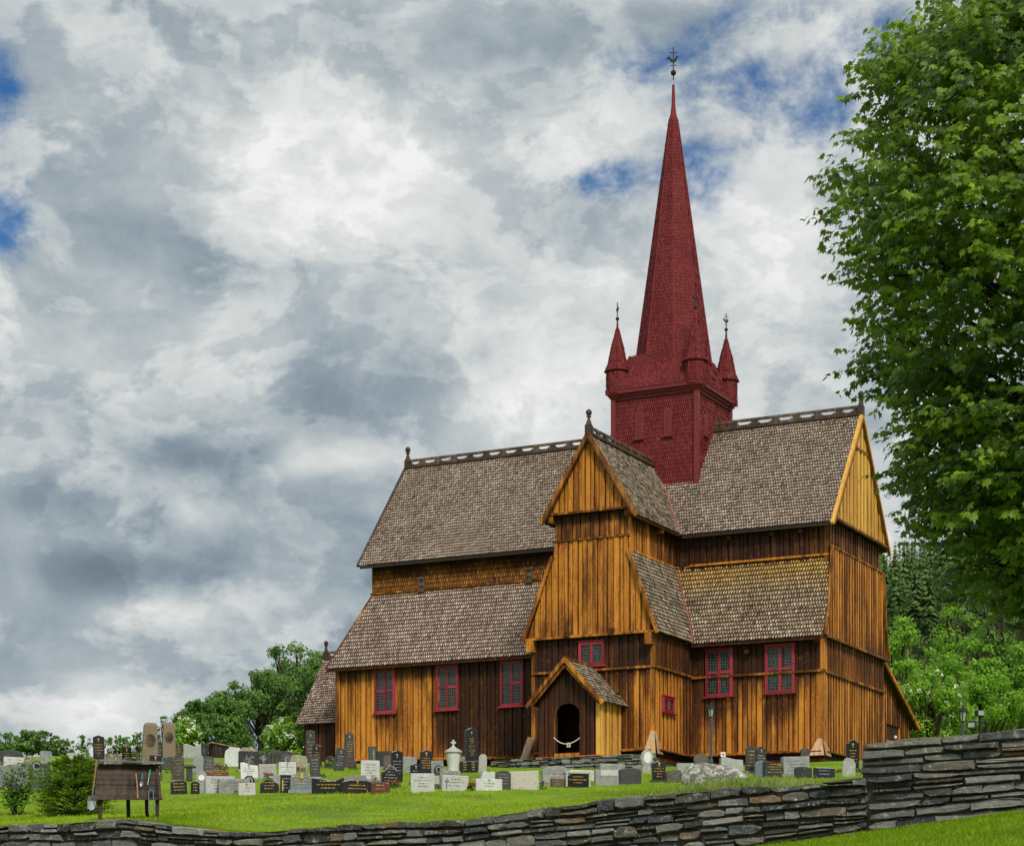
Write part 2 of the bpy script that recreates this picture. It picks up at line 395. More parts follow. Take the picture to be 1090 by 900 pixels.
def shingle_plane(mb, A, B, C, D, w=.13, e=.18, r=rnd, lift=.042, t_extra=0.0, under=True, fine=True):
    """pointed shingles on the planar quad A B (eave, left to right from outside) C D (top)"""
    A, B, C, D = Vector(A), Vector(B), Vector(C), Vector(D)
    R = (B - A).normalized(); N = R.cross((D - A)).normalized(); Up = N.cross(R)
    poly = [((p - A).dot(R), (p - A).dot(Up)) for p in (A, B, C, D)]
    tm = max(p[1] for p in poly); K = int(math.ceil(tm / e))
    ph = r.uniform(0, 9)
    for k in range(K):
        t0 = k * e; tq = min(t0 + e * .5, tm - .001)
        xs = []
        for i in range(4):
            a, b = poly[i], poly[(i + 1) % 4]
            if (a[1] - tq) * (b[1] - tq) <= 0 and abs(a[1] - b[1]) > 1e-6: xs.append(a[0] + (b[0] - a[0]) * (tq - a[1]) / (b[1] - a[1]))
        if len(xs) < 2: continue
        x0, x1 = min(xs), max(xs); j = int(math.floor(x0 / w)) - 1; tt = min(t0 + 1.4 * e, tm)
        rowj = r.uniform(-.012, .012)
        while True:
            c = (j + (.5 if k % 2 else 0)) * w + rowj; j += 1
            if c - w / 2 > x1: break
            l, q = max(c - w * .40, x0), min(c + w * .40, x1)
            if q - l < w * .2: continue
            g = t0 + r.uniform(-.012, .012); m = (l + q) / 2; h = q - l
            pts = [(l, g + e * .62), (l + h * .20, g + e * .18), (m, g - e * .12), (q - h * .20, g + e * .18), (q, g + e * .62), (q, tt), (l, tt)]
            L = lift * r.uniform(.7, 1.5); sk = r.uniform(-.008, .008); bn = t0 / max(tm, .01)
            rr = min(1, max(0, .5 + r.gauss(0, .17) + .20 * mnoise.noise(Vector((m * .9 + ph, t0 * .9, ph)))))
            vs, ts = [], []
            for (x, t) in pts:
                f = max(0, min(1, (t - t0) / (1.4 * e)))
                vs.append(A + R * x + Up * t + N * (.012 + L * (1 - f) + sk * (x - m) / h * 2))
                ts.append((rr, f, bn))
            # lower edge thickness
            nb = [v - N * .02 for v in vs[:5]]
            mb.add(vs + nb, [(0, 1, 2, 3, 4, 5, 6)] + [(i + 1, i, 7 + i, 8 + i) for i in range(4)], ts + [(rr, .9, bn)] * 5)
    if under: mb.add([A, B, C, D], [(0, 1, 2, 3)], (.2, .9, 0))

def sm(a, b, x):
    t = max(0, min(1, (x - a) / (b - a))); return t * t * (3 - 2 * t)

# ---------------------------------------------------------------- the church
ax_, ay_ = P0
church = empty('stave_church', (ax_, ay_, 7.25 + H), math.atan2(UY, UX))
tag(church, 'brown timber stave church with shingled roofs and tall red spire on the hilltop', 'church')
r = random.Random(11)
WOOD, GAP = M['wood'], M['gap']
TE, TC = -7.98, -7.85          # transept axis, tower axis (east coordinate)

# ---- nave
mb = MB()
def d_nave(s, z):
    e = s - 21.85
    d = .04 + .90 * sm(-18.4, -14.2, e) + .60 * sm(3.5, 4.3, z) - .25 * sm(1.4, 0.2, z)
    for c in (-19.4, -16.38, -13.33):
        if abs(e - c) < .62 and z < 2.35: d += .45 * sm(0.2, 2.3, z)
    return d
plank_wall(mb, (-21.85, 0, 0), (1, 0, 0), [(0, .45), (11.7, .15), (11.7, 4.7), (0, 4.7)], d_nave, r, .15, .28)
plank_wall(mb, (-21.85, 8, 0), (0, -1, 0), [(0, -.02), (8, -.02), (8, 4.7), (0, 4.7)], lambda s, z: .4, r)
for e in (-21.80, -10.9): mb.box((e, -.045, 2.55), (.16, .12, 4.2), tint=(.5, .4, 0))
nave = mb.build('nave_wall', WOOD, church)
mb = MB(); shingle_plane(mb, (-20.5, .75, 7.35), (-9.3, .75, 7.35), (-9.3, .75, 9.05), (-20.5, .75, 9.05), .11, .19, r, .03)
for v in range(len(mb.v)):
    x, y, z = mb.v[v]; t = mb.t[v]
    mb.t[v] = (max(0, t[0] - .75 * sm(8.15, 8.75, z + .2 * mnoise.noise(Vector((x * 1.2, 0, z))) + .45 * sm(-15, -10, x))), t[1], t[2])
for y in (7.25,): mb.box((-15, y, 8.2), (11.2, .1, 1.8))
mb.box((-20.5, 4, 8.2), (.1, 6.5, 1.8), tint=(.5, .3, 0))
uw = mb.build('nave_upper_wall', M['wall_sh'], church)
mb = MB()
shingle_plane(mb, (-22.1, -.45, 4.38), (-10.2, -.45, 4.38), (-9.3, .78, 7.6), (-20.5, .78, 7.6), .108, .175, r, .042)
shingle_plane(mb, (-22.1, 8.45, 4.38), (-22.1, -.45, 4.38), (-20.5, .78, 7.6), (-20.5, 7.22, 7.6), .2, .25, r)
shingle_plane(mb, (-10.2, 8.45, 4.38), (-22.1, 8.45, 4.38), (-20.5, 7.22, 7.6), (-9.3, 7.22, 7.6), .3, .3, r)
skn = mb.build('nave_skirt_roof', M['roof_nave'], church)
mb = MB(); mb.bar((-22.13, -.47, 4.36), (-20.53, .76, 7.6), .10, .09, up=(-.5, -.6, .6), tint=(.6, .45, 0))
mb.bar((-22.1, -.42, 4.30), (-10.3, -.42, 4.30), .06, .10, tint=(.4, .9, 0))
mb.bar((-20.6, .70, 7.66), (-9.4, .70, 7.66), .07, .07, tint=(.7, .40, 0))
mb.build_each('eaves_board', WOOD, skn)
mb = MB()
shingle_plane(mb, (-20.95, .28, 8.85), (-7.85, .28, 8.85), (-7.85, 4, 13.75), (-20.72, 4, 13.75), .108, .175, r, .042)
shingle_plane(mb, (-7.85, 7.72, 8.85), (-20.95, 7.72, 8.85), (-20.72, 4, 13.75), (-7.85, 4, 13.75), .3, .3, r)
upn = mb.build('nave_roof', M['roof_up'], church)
mb = MB()
mb.bar((-20.97, .26, 8.83), (-20.74, 4, 13.78), .12, .10, up=(0, -.8, .6), tint=(.5, .55, 0))
mb.bar((-20.97, 7.74, 8.83), (-20.74, 4, 13.78), .12, .10, up=(0, .8, .6), tint=(.5, .55, 0))
mb.bar((-20.9, .34, 8.78), (-9.6, .34, 8.78), .08, .12, tint=(.5, 1, 0))
mb.build_each('bargeboard', M['crest'], upn)
mb = MB(); plank_wall(mb, (-20.62, 7.6, 0), (0, -1, 0), [(0, 8.9), (7.2, 8.9), (3.6, 13.6)], lambda s, z: .5, r); mb.build('west_gable', WOOD, church)

def crest(name, p0, p1, parent, h=.40, pitch=.8, mat='crest'):
    """open-work ridge board with cut-outs"""
    mb = MB(); p0, p1 = Vector(p0), Vector(p1); L = (p1 - p0).length; t = (p1 - p0).normalized(); up = Vector((0, 0, 1)); n = t.cross(up)
    z1 = h * .42; z2 = h * .74
    mb.bar(p0 + up * z1 / 2, p1 + up * z1 / 2, .11, z1, tint=(.5, .45, 0))
    mb.bar(p0 + up * (z2 + h) / 2, p1 + up * (z2 + h) / 2, .10, h - z2, tint=(.4, .3, 0))
    k = int(L / pitch); pp = L / max(k, 1)
    for i in range(k + 1):
        c = p0 + t * min(max(pp * i, .14), L - .14); a = pp * .27; b = pp * .13
        pts = [(-a, z1), (a, z1), (a, z1 + (z2 - z1) * .35), (b, (z1 + z2) / 2), (b * 1.6, z2), (-b * 1.6, z2), (-b, (z1 + z2) / 2), (-a, z1 + (z2 - z1) * .35)]
        mb.prism(c, t, n, pts, -.035, .035, tint=(r.random(), .4, 0))
    # roll moulding along the foot
    mb.tube([p0 + n * .08 + up * .02, p1 + n * .08 + up * .02], .06, 6, tint=(.4, .7, 0))
    mb.tube([p0 - n * .08 + up * .02, p1 - n * .08 + up * .02], .06, 6, tint=(.4, .7, 0))
    return mb.build(name, M[mat], parent)
def finial(p, parent, s=1.0, mat='crest'):
    mb = MB()
    mb.box(Vector(p) + Vector((0, 0, .18 * s)), (.24 * s, .24 * s, .40 * s), tint=(.5, .5, 0))
    mb.lathe(p, [(.13 * s, .36 * s), (.10 * s, .48 * s), (.055 * s, .62 * s), (.05 * s, .68 * s), (.10 * s, .70 * s), (.10 * s, .73 * s), (.06 * s, .76 * s), (.10 * s, .79 * s), (.125 * s, .86 * s), (.10 * s, .94 * s), (.03 * s, .99 * s), (.01 * s, 1.0 * s)], 12, tint=(.6, .55, 0))
    return mb.build('finial', M[mat], parent)
crest('ridge_crest', (-20.70, 4, 13.74), (-9.4, 4, 13.74), upn)
finial((-20.62, 4, 13.74), upn, 1.0)

# ---- chancel
mb = MB()
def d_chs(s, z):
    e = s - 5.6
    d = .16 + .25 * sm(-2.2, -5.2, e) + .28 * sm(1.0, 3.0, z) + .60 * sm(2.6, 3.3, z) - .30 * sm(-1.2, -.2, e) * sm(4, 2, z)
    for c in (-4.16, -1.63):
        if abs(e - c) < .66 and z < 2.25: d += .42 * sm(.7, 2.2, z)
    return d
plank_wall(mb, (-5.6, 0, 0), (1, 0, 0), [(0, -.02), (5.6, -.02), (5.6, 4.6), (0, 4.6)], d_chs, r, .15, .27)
chw = mb.build('chancel_wall', WOOD, church)
mb = MB()
plank_wall(mb, (0, 0, 0), (0, 1, 0), [(0, -.02), (8, -.02), (8, 4.5), (0, 4.5)], lambda s, z: .10 + .42 * sm(2.9, 3.3, z) + .22 * sm(3, 8, s), r, .12, .22)
mb.box((.045, .03, 2.2), (.17, .2, 4.6), tint=(.55, .15, 0))
# skirt-height wall, jettied, wider at the foot
plank_wall(mb, (.10, 0, 0), (0, 1, 0), [(-.12, 4.42), (8.12, 4.42), (7.72, 5.6), (7.28, 8.0), (.72, 8.0), (.28, 5.6)], lambda s, z: .16 + .30 * sm(5.4, 4.4, z) * sm(2, 7, s), r, .12, .22)
plank_wall(mb, (.04, 0, 0), (0, 1, 0), [(.72, 8.0), (7.28, 8.0), (7.28, 9.12), (.72, 9.12)], lambda s, z: .52 + .3 * sm(8.4, 9.0, z), r, .12, .22)
chE = mb.build('chancel_end_wall', WOOD, church)
mb = MB()
plank_wall(mb, (.25, 0, 0), (0, 1, 0), [(.42, 9.06), (7.58, 9.06), (4, 13.72)], lambda s, z: -.05 + .12 * sm(10, 9, z), r, .18, .3)
mb.bar((.33, 3.2, 12.35), (.33, 4.8, 12.35), .07, .09, tint=(.4, .6, 0))
gE = mb.build('gable', M['wood_pale'], church)
mb = MB()
mb.bar((.36, .42, 9.03), (.36, 7.58, 9.03), .12, .09, tint=(.6, .45, 0))
mb.bar((.22, -.1, 4.40), (.22, 8.2, 4.40), .12, .09, tint=(.6, .45, 0))
mb.bar((.16, .68, 8.0), (.16, 7.32, 8.0), .10, .08, tint=(.7, .40, 0))
mb.bar((.12, -.1, 3.06), (.12, 8.05, 3.06), .08, .09, tint=(.7, .40, 0))
mb.bar((.2, -.115, 3.065), (-5.45, -.115, 3.065), .08, .09, tint=(.7, .40, 0))
mb.bar((-5.7, .66, 7.66), (.1, .66, 7.66), .09, .08, tint=(.25, .15, 0))
for n0, z0, n1, z1 in ((-.15, 4.42, .30, 5.6), (.30, 5.6, .66, 8.0), (8.15, 4.42, 7.70, 5.6), (7.70, 5.6, 7.34, 8.0)):
    mb.bar((.24, n0, z0), (.24, n1, z1), .12, .09, up=(0, -1, .3), tint=(.6, .34, 0))
mb.build_each('moulding', WOOD, chE)
mb = MB()
plank_wall(mb, (-6.5, .75, 0), (1, 0, 0), [(0, 7.3), (6.54, 7.3), (6.54, 9.05), (0, 9.05)], lambda s, z: .92 - .35 * sm(4.4, 6.2, s) + .25 * sm(8.3, 8.9, z), r, .15, .27)
for e in (-3.95, -2.15, -1.0):
    mb.box((e, .69, 8.15), (.16, .10, 1.3), tint=(.4, .75, 0)); mb.box((e, .58, 8.62), (.17, .30, .15), tint=(.5, .75, 0))
mb.box((.0, .72, 8.2), (.15, .18, 1.6), tint=(.65, .36, 0))
mb.build('chancel_upper_wall', WOOD, church)
mb = MB()                                                  # skirt with a slight flare
sA = [(-6.6, -.45, 4.36), (.22, -.45, 4.36), (.20, .20, 5.65), (-6.6, .20, 5.65)]
shingle_plane(mb, *sA, .112, .185, r, .048)
shingle_plane(mb, sA[3], sA[2], (.12, .76, 7.62), (-6.6, .76, 7.62), .112, .185, r, .048)
for v in range(len(mb.v)):
    x, y, z = mb.v[v]; t = mb.t[v]; mb.t[v] = (t[0], t[1], (z - 4.36) / 3.26)
shingle_plane(mb, (.22, 8.45, 4.36), (-6.6, 8.45, 4.36), (-6.6, 7.24, 7.62), (.12, 7.24, 7.62), .3, .3, r)
skc = mb.build('chancel_skirt_roof', M['roof_ch'], church)
mb = MB(); mb.bar((-5.2, -.42, 4.28), (.2, -.42, 4.28), .06, .10, tint=(.4, .9, 0)); 
for e in (-2.95, ): mb.box((e, -.16, 3.95), (.17, .30, .16), tint=(.4, .8, 0))
mb.box((-.10, -.16, 4.2), (.2, .36, .16), tint=(.4, .8, 0)); mb.build_each('eaves_board', WOOD, skc)
mb = MB()
shingle_plane(mb, (-7.85, .28, 8.85), (.40, .28, 8.85), (.40, 4, 13.75), (-7.85, 4, 13.75), .108, .18, r, .045)
shingle_plane(mb, (.40, 7.72, 8.85), (-7.85, 7.72, 8.85), (-7.85, 4, 13.75), (.40, 4, 13.75), .3, .3, r)
upc = mb.build('chancel_roof', M['roof_up'], church)
mb = MB()
for n0, up in ((.20, (0, -.8, .6)), (7.80, (0, .8, .6))):
    mb.bar((.38, n0, 8.74), (.38, 4, 13.80), .13, .13, up=up, tint=(.3, .0, 0))
    mb.bar((.43, n0 + (.16 if n0 < 4 else -.16), 8.78), (.43, 4, 13.60), .05, .10, up=up, tint=(.5, .7, 0))
mb.build_each('bargeboard', M['wood_pale'], upc)
mb = MB(); mb.bar((-5.9, .34, 8.78), (.3, .34, 8.78), .08, .12, tint=(.5, 1, 0)); mb.build_each('eaves_board', M['crest'], upc)
crest('ridge_crest', (-6.0, 4, 13.74), (.30, 4, 13.74), upc, .42)
finial((.33, 4, 13.74), upc, 1.0)

# ---- transept with its south gable
a, b = -10.55, -5.42
n0 = -3.68
mb = MB()
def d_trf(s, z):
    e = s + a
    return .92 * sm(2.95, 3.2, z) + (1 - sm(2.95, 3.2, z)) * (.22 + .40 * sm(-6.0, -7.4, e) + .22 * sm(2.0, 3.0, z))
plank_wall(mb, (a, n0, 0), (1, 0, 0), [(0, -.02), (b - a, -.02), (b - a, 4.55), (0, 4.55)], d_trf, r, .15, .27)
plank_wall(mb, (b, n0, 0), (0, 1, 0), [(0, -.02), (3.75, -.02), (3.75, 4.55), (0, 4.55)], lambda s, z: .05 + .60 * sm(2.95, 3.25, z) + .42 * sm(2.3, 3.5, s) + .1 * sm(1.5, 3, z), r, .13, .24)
plank_wall(mb, (a, .2, 0), (0, -1, 0), [(0, -.02), (3.88, -.02), (3.88, 4.55), (0, 4.55)], lambda s, z: .7, r)
mb.box((b - .02, n0 - .02, 2.25), (.16, .16, 4.55), tint=(.4, .35, 0)); mb.box((a + .04, n0 - .02, 2.25), (.16, .16, 4.55), tint=(.3, .5, 0))
trw = mb.build('transept_wall', WOOD, church)
mb = MB()
plank_wall(mb, (TE, n0 - .12, 0), (1, 0, 0), [(-2.72, 4.46), (2.72, 4.46), (1.60, 7.55), (1.55, 8.2), (-1.55, 8.2), (-1.60, 7.55)], lambda s, z: .10 + .12 * sm(6, 4.4, z), r, .16, .29)
plank_wall(mb, (TE, n0 - .04, 0), (1, 0, 0), [(-1.55, 8.2), (1.55, 8.2), (1.55, 9.3), (-1.55, 9.3)], lambda s, z: .45 + .65 * sm(8.7, 9.2, z), r, .15, .27)
plank_wall(mb, (TE + 1.55, n0, 0), (0, 1, 0), [(0, 7.3), (4.6, 7.3), (4.6, 9.05), (0, 9.05)], lambda s, z: .22 + .5 * sm(8.3, 9, z) + .35 * sm(2, 4.2, s), r, .2, .3)
plank_wall(mb, (TE - 1.55, n0 + 4.6, 0), (0, -1, 0), [(0, 7.3), (4.6, 7.3), (4.6, 9.05), (0, 9.05)], lambda s, z: .5, r)
mb.box((TE + 1.56, n0 - .02, 8.2), (.16, .16, 1.9), tint=(.3, .1, 0))
tru = mb.build('transept_upper_wall', WOOD, church)
mb = MB()
plank_wall(mb, (TE, n0 - .24, 0), (1, 0, 0), [(-1.74, 9.24), (1.74, 9.24), (0, 12.05)], lambda s, z: .02 + .18 * sm(.3, 1.6, s), r, .15, .30)
mb.build('gable', M['wood'], church)
mb = MB()
mb.bar((TE - 1.78, n0 - .32, 9.22), (TE + 1.78, n0 - .32, 9.22), .14, .08, tint=(.7, .40, 0))
mb.bar((TE - 1.62, n0 - .17, 8.2), (TE + 1.62, n0 - .17, 8.2), .12, .08, tint=(.7, .40, 0))
mb.bar((TE - 2.75, n0 - .24, 4.44), (TE + 2.75, n0 - .24, 4.44), .14, .09, tint=(.3, .25, 0))
mb.bar((a - .02, n0 - .11, 3.12), (b + .10, n0 - .11, 3.12), .08, .09, tint=(.65, .36, 0))
mb.bar((b + .10, n0 - .15, 3.12), (b + .10, -.05, 3.12), .08, .09, tint=(.65, .36, 0))
for e in (TE - 2.55, TE + 2.47): mb.box((e, n0 - .20, 4.16), (.26, .42, .44), tint=(.3, .35, 0))
for e in (TE - 1.65, TE + 1.60): mb.box((e, n0 - .16, 9.02), (.20, .40, .24), tint=(.3, .35, 0))
for e in (TE - .95, TE + .95): mb.box((e, n0 - .32, 4.55), (.22, .12, .2), tint=(.5, .6, 0))
mb.build_each('moulding', WOOD, trw)
mb = MB()
mb.smooth = False
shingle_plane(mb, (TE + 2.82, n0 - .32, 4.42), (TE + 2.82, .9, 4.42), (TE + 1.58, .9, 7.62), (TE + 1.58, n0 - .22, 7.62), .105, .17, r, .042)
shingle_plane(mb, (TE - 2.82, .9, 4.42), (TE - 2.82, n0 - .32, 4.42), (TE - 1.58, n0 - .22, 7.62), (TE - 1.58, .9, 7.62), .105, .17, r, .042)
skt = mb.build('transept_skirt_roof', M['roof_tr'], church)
mb = MB()
for sg in (-1, 1):
    mb.bar((TE + sg * 2.86, n0 - .36, 4.34), (TE + sg * 1.60, n0 - .26, 7.62), .10, .13, up=(sg, 0, .4), tint=(.6, .34, 0))
mb.bar((TE + 1.60, n0 - .2, 7.66), (TE + 1.60, .75, 7.66), .07, .07, tint=(.3, .25, 0))
mb.build_each('bargeboard', M['wood'], skt)
mb = MB()
zt, ze = 12.14, 8.92
shingle_plane(mb, (TE + 1.98, n0 - .42, ze), (TE + 1.98, 2.6, ze), (TE, 2.6, zt), (TE, n0 - .42, zt), .105, .17, r, .042)
shingle_plane(mb, (TE - 1.98, 2.6, ze), (TE - 1.98, n0 - .42, ze), (TE, n0 - .42, zt), (TE, 2.6, zt), .105, .17, r, .042)
upt = mb.build('transept_roof', M['roof_tr'], church)
mb = MB()
for sg in (-1, 1):
    mb.bar((TE + sg * 2.04, n0 - .44, ze - .08), (TE, n0 - .44, zt + .05), .12, .15, up=(sg * .8, 0, .6), tint=(.6, .34, 0))
    mb.bar((TE + sg * 1.86, n0 - .48, ze - .02), (TE, n0 - .48, zt - .13), .04, .07, up=(sg * .8, 0, .6), tint=(.5, .7, 0))
mb.build_each('bargeboard', M['wood'], upt)
mb = MB(); mb.bar((TE + 1.92, n0 - .3, ze - .06), (TE + 1.92, .4, ze - .06), .08, .1, tint=(.5, .9, 0))
mb.box((TE + 1.72, -1.2, 8.78), (.36, .17, .15), tint=(.3, .3, 0)); mb.build_each('eaves_board', WOOD, upt)
crest('ridge_crest', (TE, n0 - .3, zt), (TE, 2.3, zt), upt, .36, .7)
finial((TE, n0 - .36, zt), upt, 1.0)
mb = MB()
k1, k2 = (zt - ze) / 1.98, 4.9 / 3.72
def valley(e): z = ze + (1.98 - (e - TE)) * k1; return (e, .28 + (z - 8.85) / k2, z + .05)
mb.tube([valley(TE + 1.98), valley(TE + .45)], .055, 6)
def valley2(z):
    e = TE + 2.82 - (z - 4.42) * 1.24 / 3.2; n = -.45 + (z - 4.36) * (.65 / 1.29) if z < 5.65 else .20 + (z - 5.65) * .56 / 1.97
    return (e + .05, n - .05, z + .05)
mb.tube([valley2(4.4), valley2(5.65), valley2(7.5)], .03, 6)
mb.build_each('valley_flashing', M['flash'], church)

# ---- porch
pe0, pe1, pn, pz = -9.27, -6.77, -5.75, -.36
pc = (pe0 + pe1) / 2
mb = MB()
arch = []
for i in range(13):
    t = math.pi * i / 12; arch.append((-.02 + .51 * math.cos(t) * (1 if True else 0), 1.08 + .55 * math.sin(t) ** .8))
hw = (pe1 - pe0) / 2
left = [(-hw, pz), (-.53, pz), (-.53, 1.08)] + [p for p in arch[::-1] if p[0] <= 0] + [(0, 1.64), (0, 3.06), (-hw, 1.75)]
right = [(.49, pz), (hw, pz), (hw, 1.75), (0, 3.06), (0, 1.64)] + [p for p in arch[::-1] if p[0] > 0] + [(.49, 1.08)]
for pl in (left, right): plank_wall(mb, (pc, pn, 0), (1, 0, 0), pl, lambda s, z: .72 + .3 * sm(1.0, 2.4, z) - .18 * sm(.5, -.3, z), r, .16, .27)
plank_wall(mb, (pe0, -3.75, 0), (0, -1, 0), [(0, pz), (2.0, pz), (2.0, 1.75), (0, 1.75)], lambda s, z: .3, r)
plank_wall(mb, (pc, pn + .10, 0), (-1, 0, 0), [(-hw, pz), (-.56, pz), (-.56, 1.9), (.56, 1.9), (.56, pz), (hw, pz), (hw, 1.75), (0, 3.0), (-hw, 1.75)], lambda s, z: 1.1, r)
mb.box((pc, -4.7, pz - .03), (2.4, 1.9, .06), tint=(.5, 1.1, 0))
mb.box((pc, -3.80, .9), (2.4, .05, 2.6), tint=(.5, 1.2, 0))  # dark lining puts the shade inside the porch into the colour
for e, t in ((pe0 + .1, -1), (pe1 - .1, 1)): mb.box((e, -4.7, .7), (.04, 1.85, 2.1), tint=(.5, 1.2, 0))
porch = mb.build('porch_wall', M['wood_red'], church)
mb = MB(); plank_wall(mb, (pe1, pn, 0), (0, 1, 0), [(0, pz), (2.05, pz), (2.05, 1.8), (0, 1.8)], lambda s, z: -.05 + .35 * sm(1.5, 2.0, s) + .3 * sm(1.5, 1.8, z), r, .2, .3)
mb.box((pe1 - .02, pn - .0, .7), (.14, .14, 2.1), tint=(.1, .0, 0))
mb.build('porch_side_boards', M['wood_pale'], porch)
mb = MB()
mb.bar((pe0 - .05, pn - .12, pz - .03), (pc - .6, pn - .12, pz - .03), .16, .06, tint=(.55, .15, 0)); mb.bar((pc + .55, pn - .12, pz - .03), (pe1 + .1, pn - .12, pz - .03), .16, .06, tint=(.55, .15, 0))
mb.bar((pe1 + .1, pn - .15, pz - .03), (pe1 + .1, -3.8, pz - .03), .16, .06, tint=(.2, .1, 0))
mb.box((pc - .02, pn - .04, pz + .03), (1.05, .22, .16), tint=(.4, .1, 0))
# door surround
for s in (-.57, .53): mb.box((pc + s, pn - .085, .36), (.075, .05, 1.46), tint=(.5, .75, 0))
mb.build_each('door_frame', WOOD, porch)
mb = MB()
pk, pe = 3.24, 1.62
shingle_plane(mb, (pc + 1.55, pn - .38, pe), (pc + 1.55, -3.7, pe), (pc, -3.7, pk), (pc, pn - .38, pk), .14, .17, r)
shingle_plane(mb, (pc - 1.55, -3.7, pe), (pc - 1.55, pn - .38, pe), (pc, pn - .38, pk), (pc, -3.7, pk), .14, .17, r)
pr = mb.build('porch_roof', M['roof_tr'], porch)
mb = MB()
for sg in (-1, 1):
    mb.bar((pc + sg * 1.60, pn - .40, pe - .09), (pc, pn - .40, pk + .02), .09, .14, up=(sg * .7, 0, .7), tint=(.6, .34, 0))
    mb.bar((pc + sg * 1.42, pn - .34, pe - .06), (pc, pn - .34, pk - .2), .06, .10, up=(sg * .7, 0, .7), tint=(.6, .45, 0))
for k in range(9): mb.box((pc, pn - .36 + k * .26, pk + .06), (.12, .12, .14), tint=(.5, .5, 0))
mb.bar((pc, pn - .38, pk + .02), (pc, -3.75, pk + .02), .12, .06, tint=(.5, .5, 0))
mb.build_each('bargeboard', M['wood'], pr)

# ---- west annex and north lean-to
mb = MB()
plank_wall(mb, (-24.3, 1.25, 0), (1, 0, 0), [(0, .05), (2.4, .05), (2.4, 2.6), (0, 2.6)], lambda s, z: .72, r)
plank_wall(mb, (-24.3, 6.75, 0), (0, -1, 0), [(0, .05), (5.5, .05), (5.5, 2.6), (2.75, 5.4), (0, 2.6)], lambda s, z: .3, r)
an = mb.build('annex_wall', M['wood_red'], church)
mb = MB()
shingle_plane(mb, (-24.55, .85, 2.2), (-21.9, .85, 2.2), (-21.6, 4, 5.5), (-25.0, 4, 5.5), .105, .17, r, .042)
shingle_plane(mb, (-21.9, 7.15, 2.2), (-24.55, 7.15, 2.2), (-25.0, 4, 5.5), (-21.6, 4, 5.5), .3, .3, r)
anr = mb.build('annex_roof', M['roof_nave'], an)
crest('ridge_crest', (-25.0, 4, 5.48), (-21.4, 4, 5.48), anr, .36, .7); finial((-24.92, 4, 5.5), anr, .85)
mb = MB()
plank_wall(mb, (-.35, 8.0, 0), (0, 1, 0), [(0, -.2), (1.5, -.2), (1.5, 1.93), (3.6, 1.93), (3.6, .0), (4.9, .0), (4.9, 2.35), (.0, 4.4)], lambda s, z: .35, r, .12, .22)
sac = mb.build('sacristy_wall', WOOD, church)
mb = MB(); mb.box((-.42, 10.55, .9), (.08, 2.1, 2.0), tint=(.5, 1.15, 0)); mb.box((-.36, 10.55, 1.22), (.06, 2.1, .09), tint=(.3, .1, 0)); mb.box((-.33, 9.52, 1.0), (.08, .09, 1.95), tint=(.3, .1, 0)); mb.box((-.33, 11.6, 1.0), (.08, .09, 1.95), tint=(.3, .1, 0))
mb.build('sacristy_door', WOOD, sac)
mb = MB(); mb.lathe((-.30, 10.9, 1.45), [(.02, -.06), (.07, -.04), (.07, .05), (.02, .08)], 8); mb.build('lamp', M['white'], sac)
mb = MB(); shingle_plane(mb, (0, 13.7, 2.0), (-5, 13.7, 2.0), (-5, 7.9, 4.62), (0, 7.9, 4.62), .3, .3, r); sr = mb.build('sacristy_roof', M['roof_tr'], sac)
mb = MB(); mb.bar((.03, 13.75, 1.90), (.03, 8.15, 4.42), .08, .16, up=(0, .4, .9), tint=(.4, .3, 0)); mb.build_each('bargeboard', WOOD, sr)

# ---- sill boards, painted shade bars and foundation
mb = MB()
def sill(p, q, nrm):
    p, q = Vector(p), Vector(q); n = Vector(nrm)
    L = (q - p).length; t = (q - p).normalized(); k = max(1, int(L / 2.2))
    for i in range(k):
        A, B = p + t * L * i / k, p + t * L * (i + 1) / k; j = Vector((0, 0, r.uniform(-.012, .012)))
        mb.bar(A + n * .17 + j, B + n * .17 + j, .26, .05, up=(n * .35 + Vector((0, 0, 1))).normalized(), tint=(r.random(), .42, 0))
    mb.bar(p - n * .02 + Vector((0, 0, -.37)), q - n * .02 + Vector((0, 0, -.37)), .16, .15, tint=(.75, .50, 0))
    mb.bar(p - n * .12 + Vector((0, 0, -.17)), q - n * .12 + Vector((0, 0, -.17)), .10, .26, tint=(.5, 1.2, 1))  # near-black bar paints the shadow line beneath the sill board
sill((-21.85, 0, .45), (a - .05, 0, .17), (0, -1, 0)); sill((-5.3, 0, -.02), (.1, 0, -.02), (0, -1, 0))
sill((a, n0, -.02), (b, n0, -.02), (0, -1, 0)); sill((b, n0, -.02), (b, -.1, -.02), (1, 0, 0)); sill((0, 0, -.02), (0, 8, -.02), (1, 0, 0))
mb.build_each('sill_and_shade_bar', WOOD, church)
mb = MB()
def corner_cover(c, d1, d2, h, w, sp, t):
    """two boards leaning out from a corner"""
    c = Vector(c); d1, d2 = Vector(d1), Vector(d2); o = (d1 + d2)
    top = c + o * .10 + Vector((0, 0, h)); 
    for A, B, tt in ((d1, d2, t), (d2, d1, min(1, t + .45))):
        # A: direction this board leans to; it lies across B (backwards)
        back = -B
        p = [top - B * .03, top + back * w * .55, c + A * sp + back * w + Vector((0, 0, -.22)), c + A * sp + B * (sp - .07) + Vector((0, 0, -.22))]
        nn = (p[1] - p[0]).cross(p[3] - p[0]).normalized() * .03
        mb.add(p + [q + nn for q in p], [(0, 1, 2, 3), (7, 6, 5, 4), (0, 4, 5, 1), (1, 5, 6, 2), (2, 6, 7, 3), (3, 7, 4, 0)], (.4, tt, 0))
corner_cover((b, n0, 0), (0, -1, 0), (1, 0, 0), .66, .32, .26, .0)
corner_cover((0, 0, 0), (0, -1, 0), (1, 0, 0), .44, .38, .30, .05)
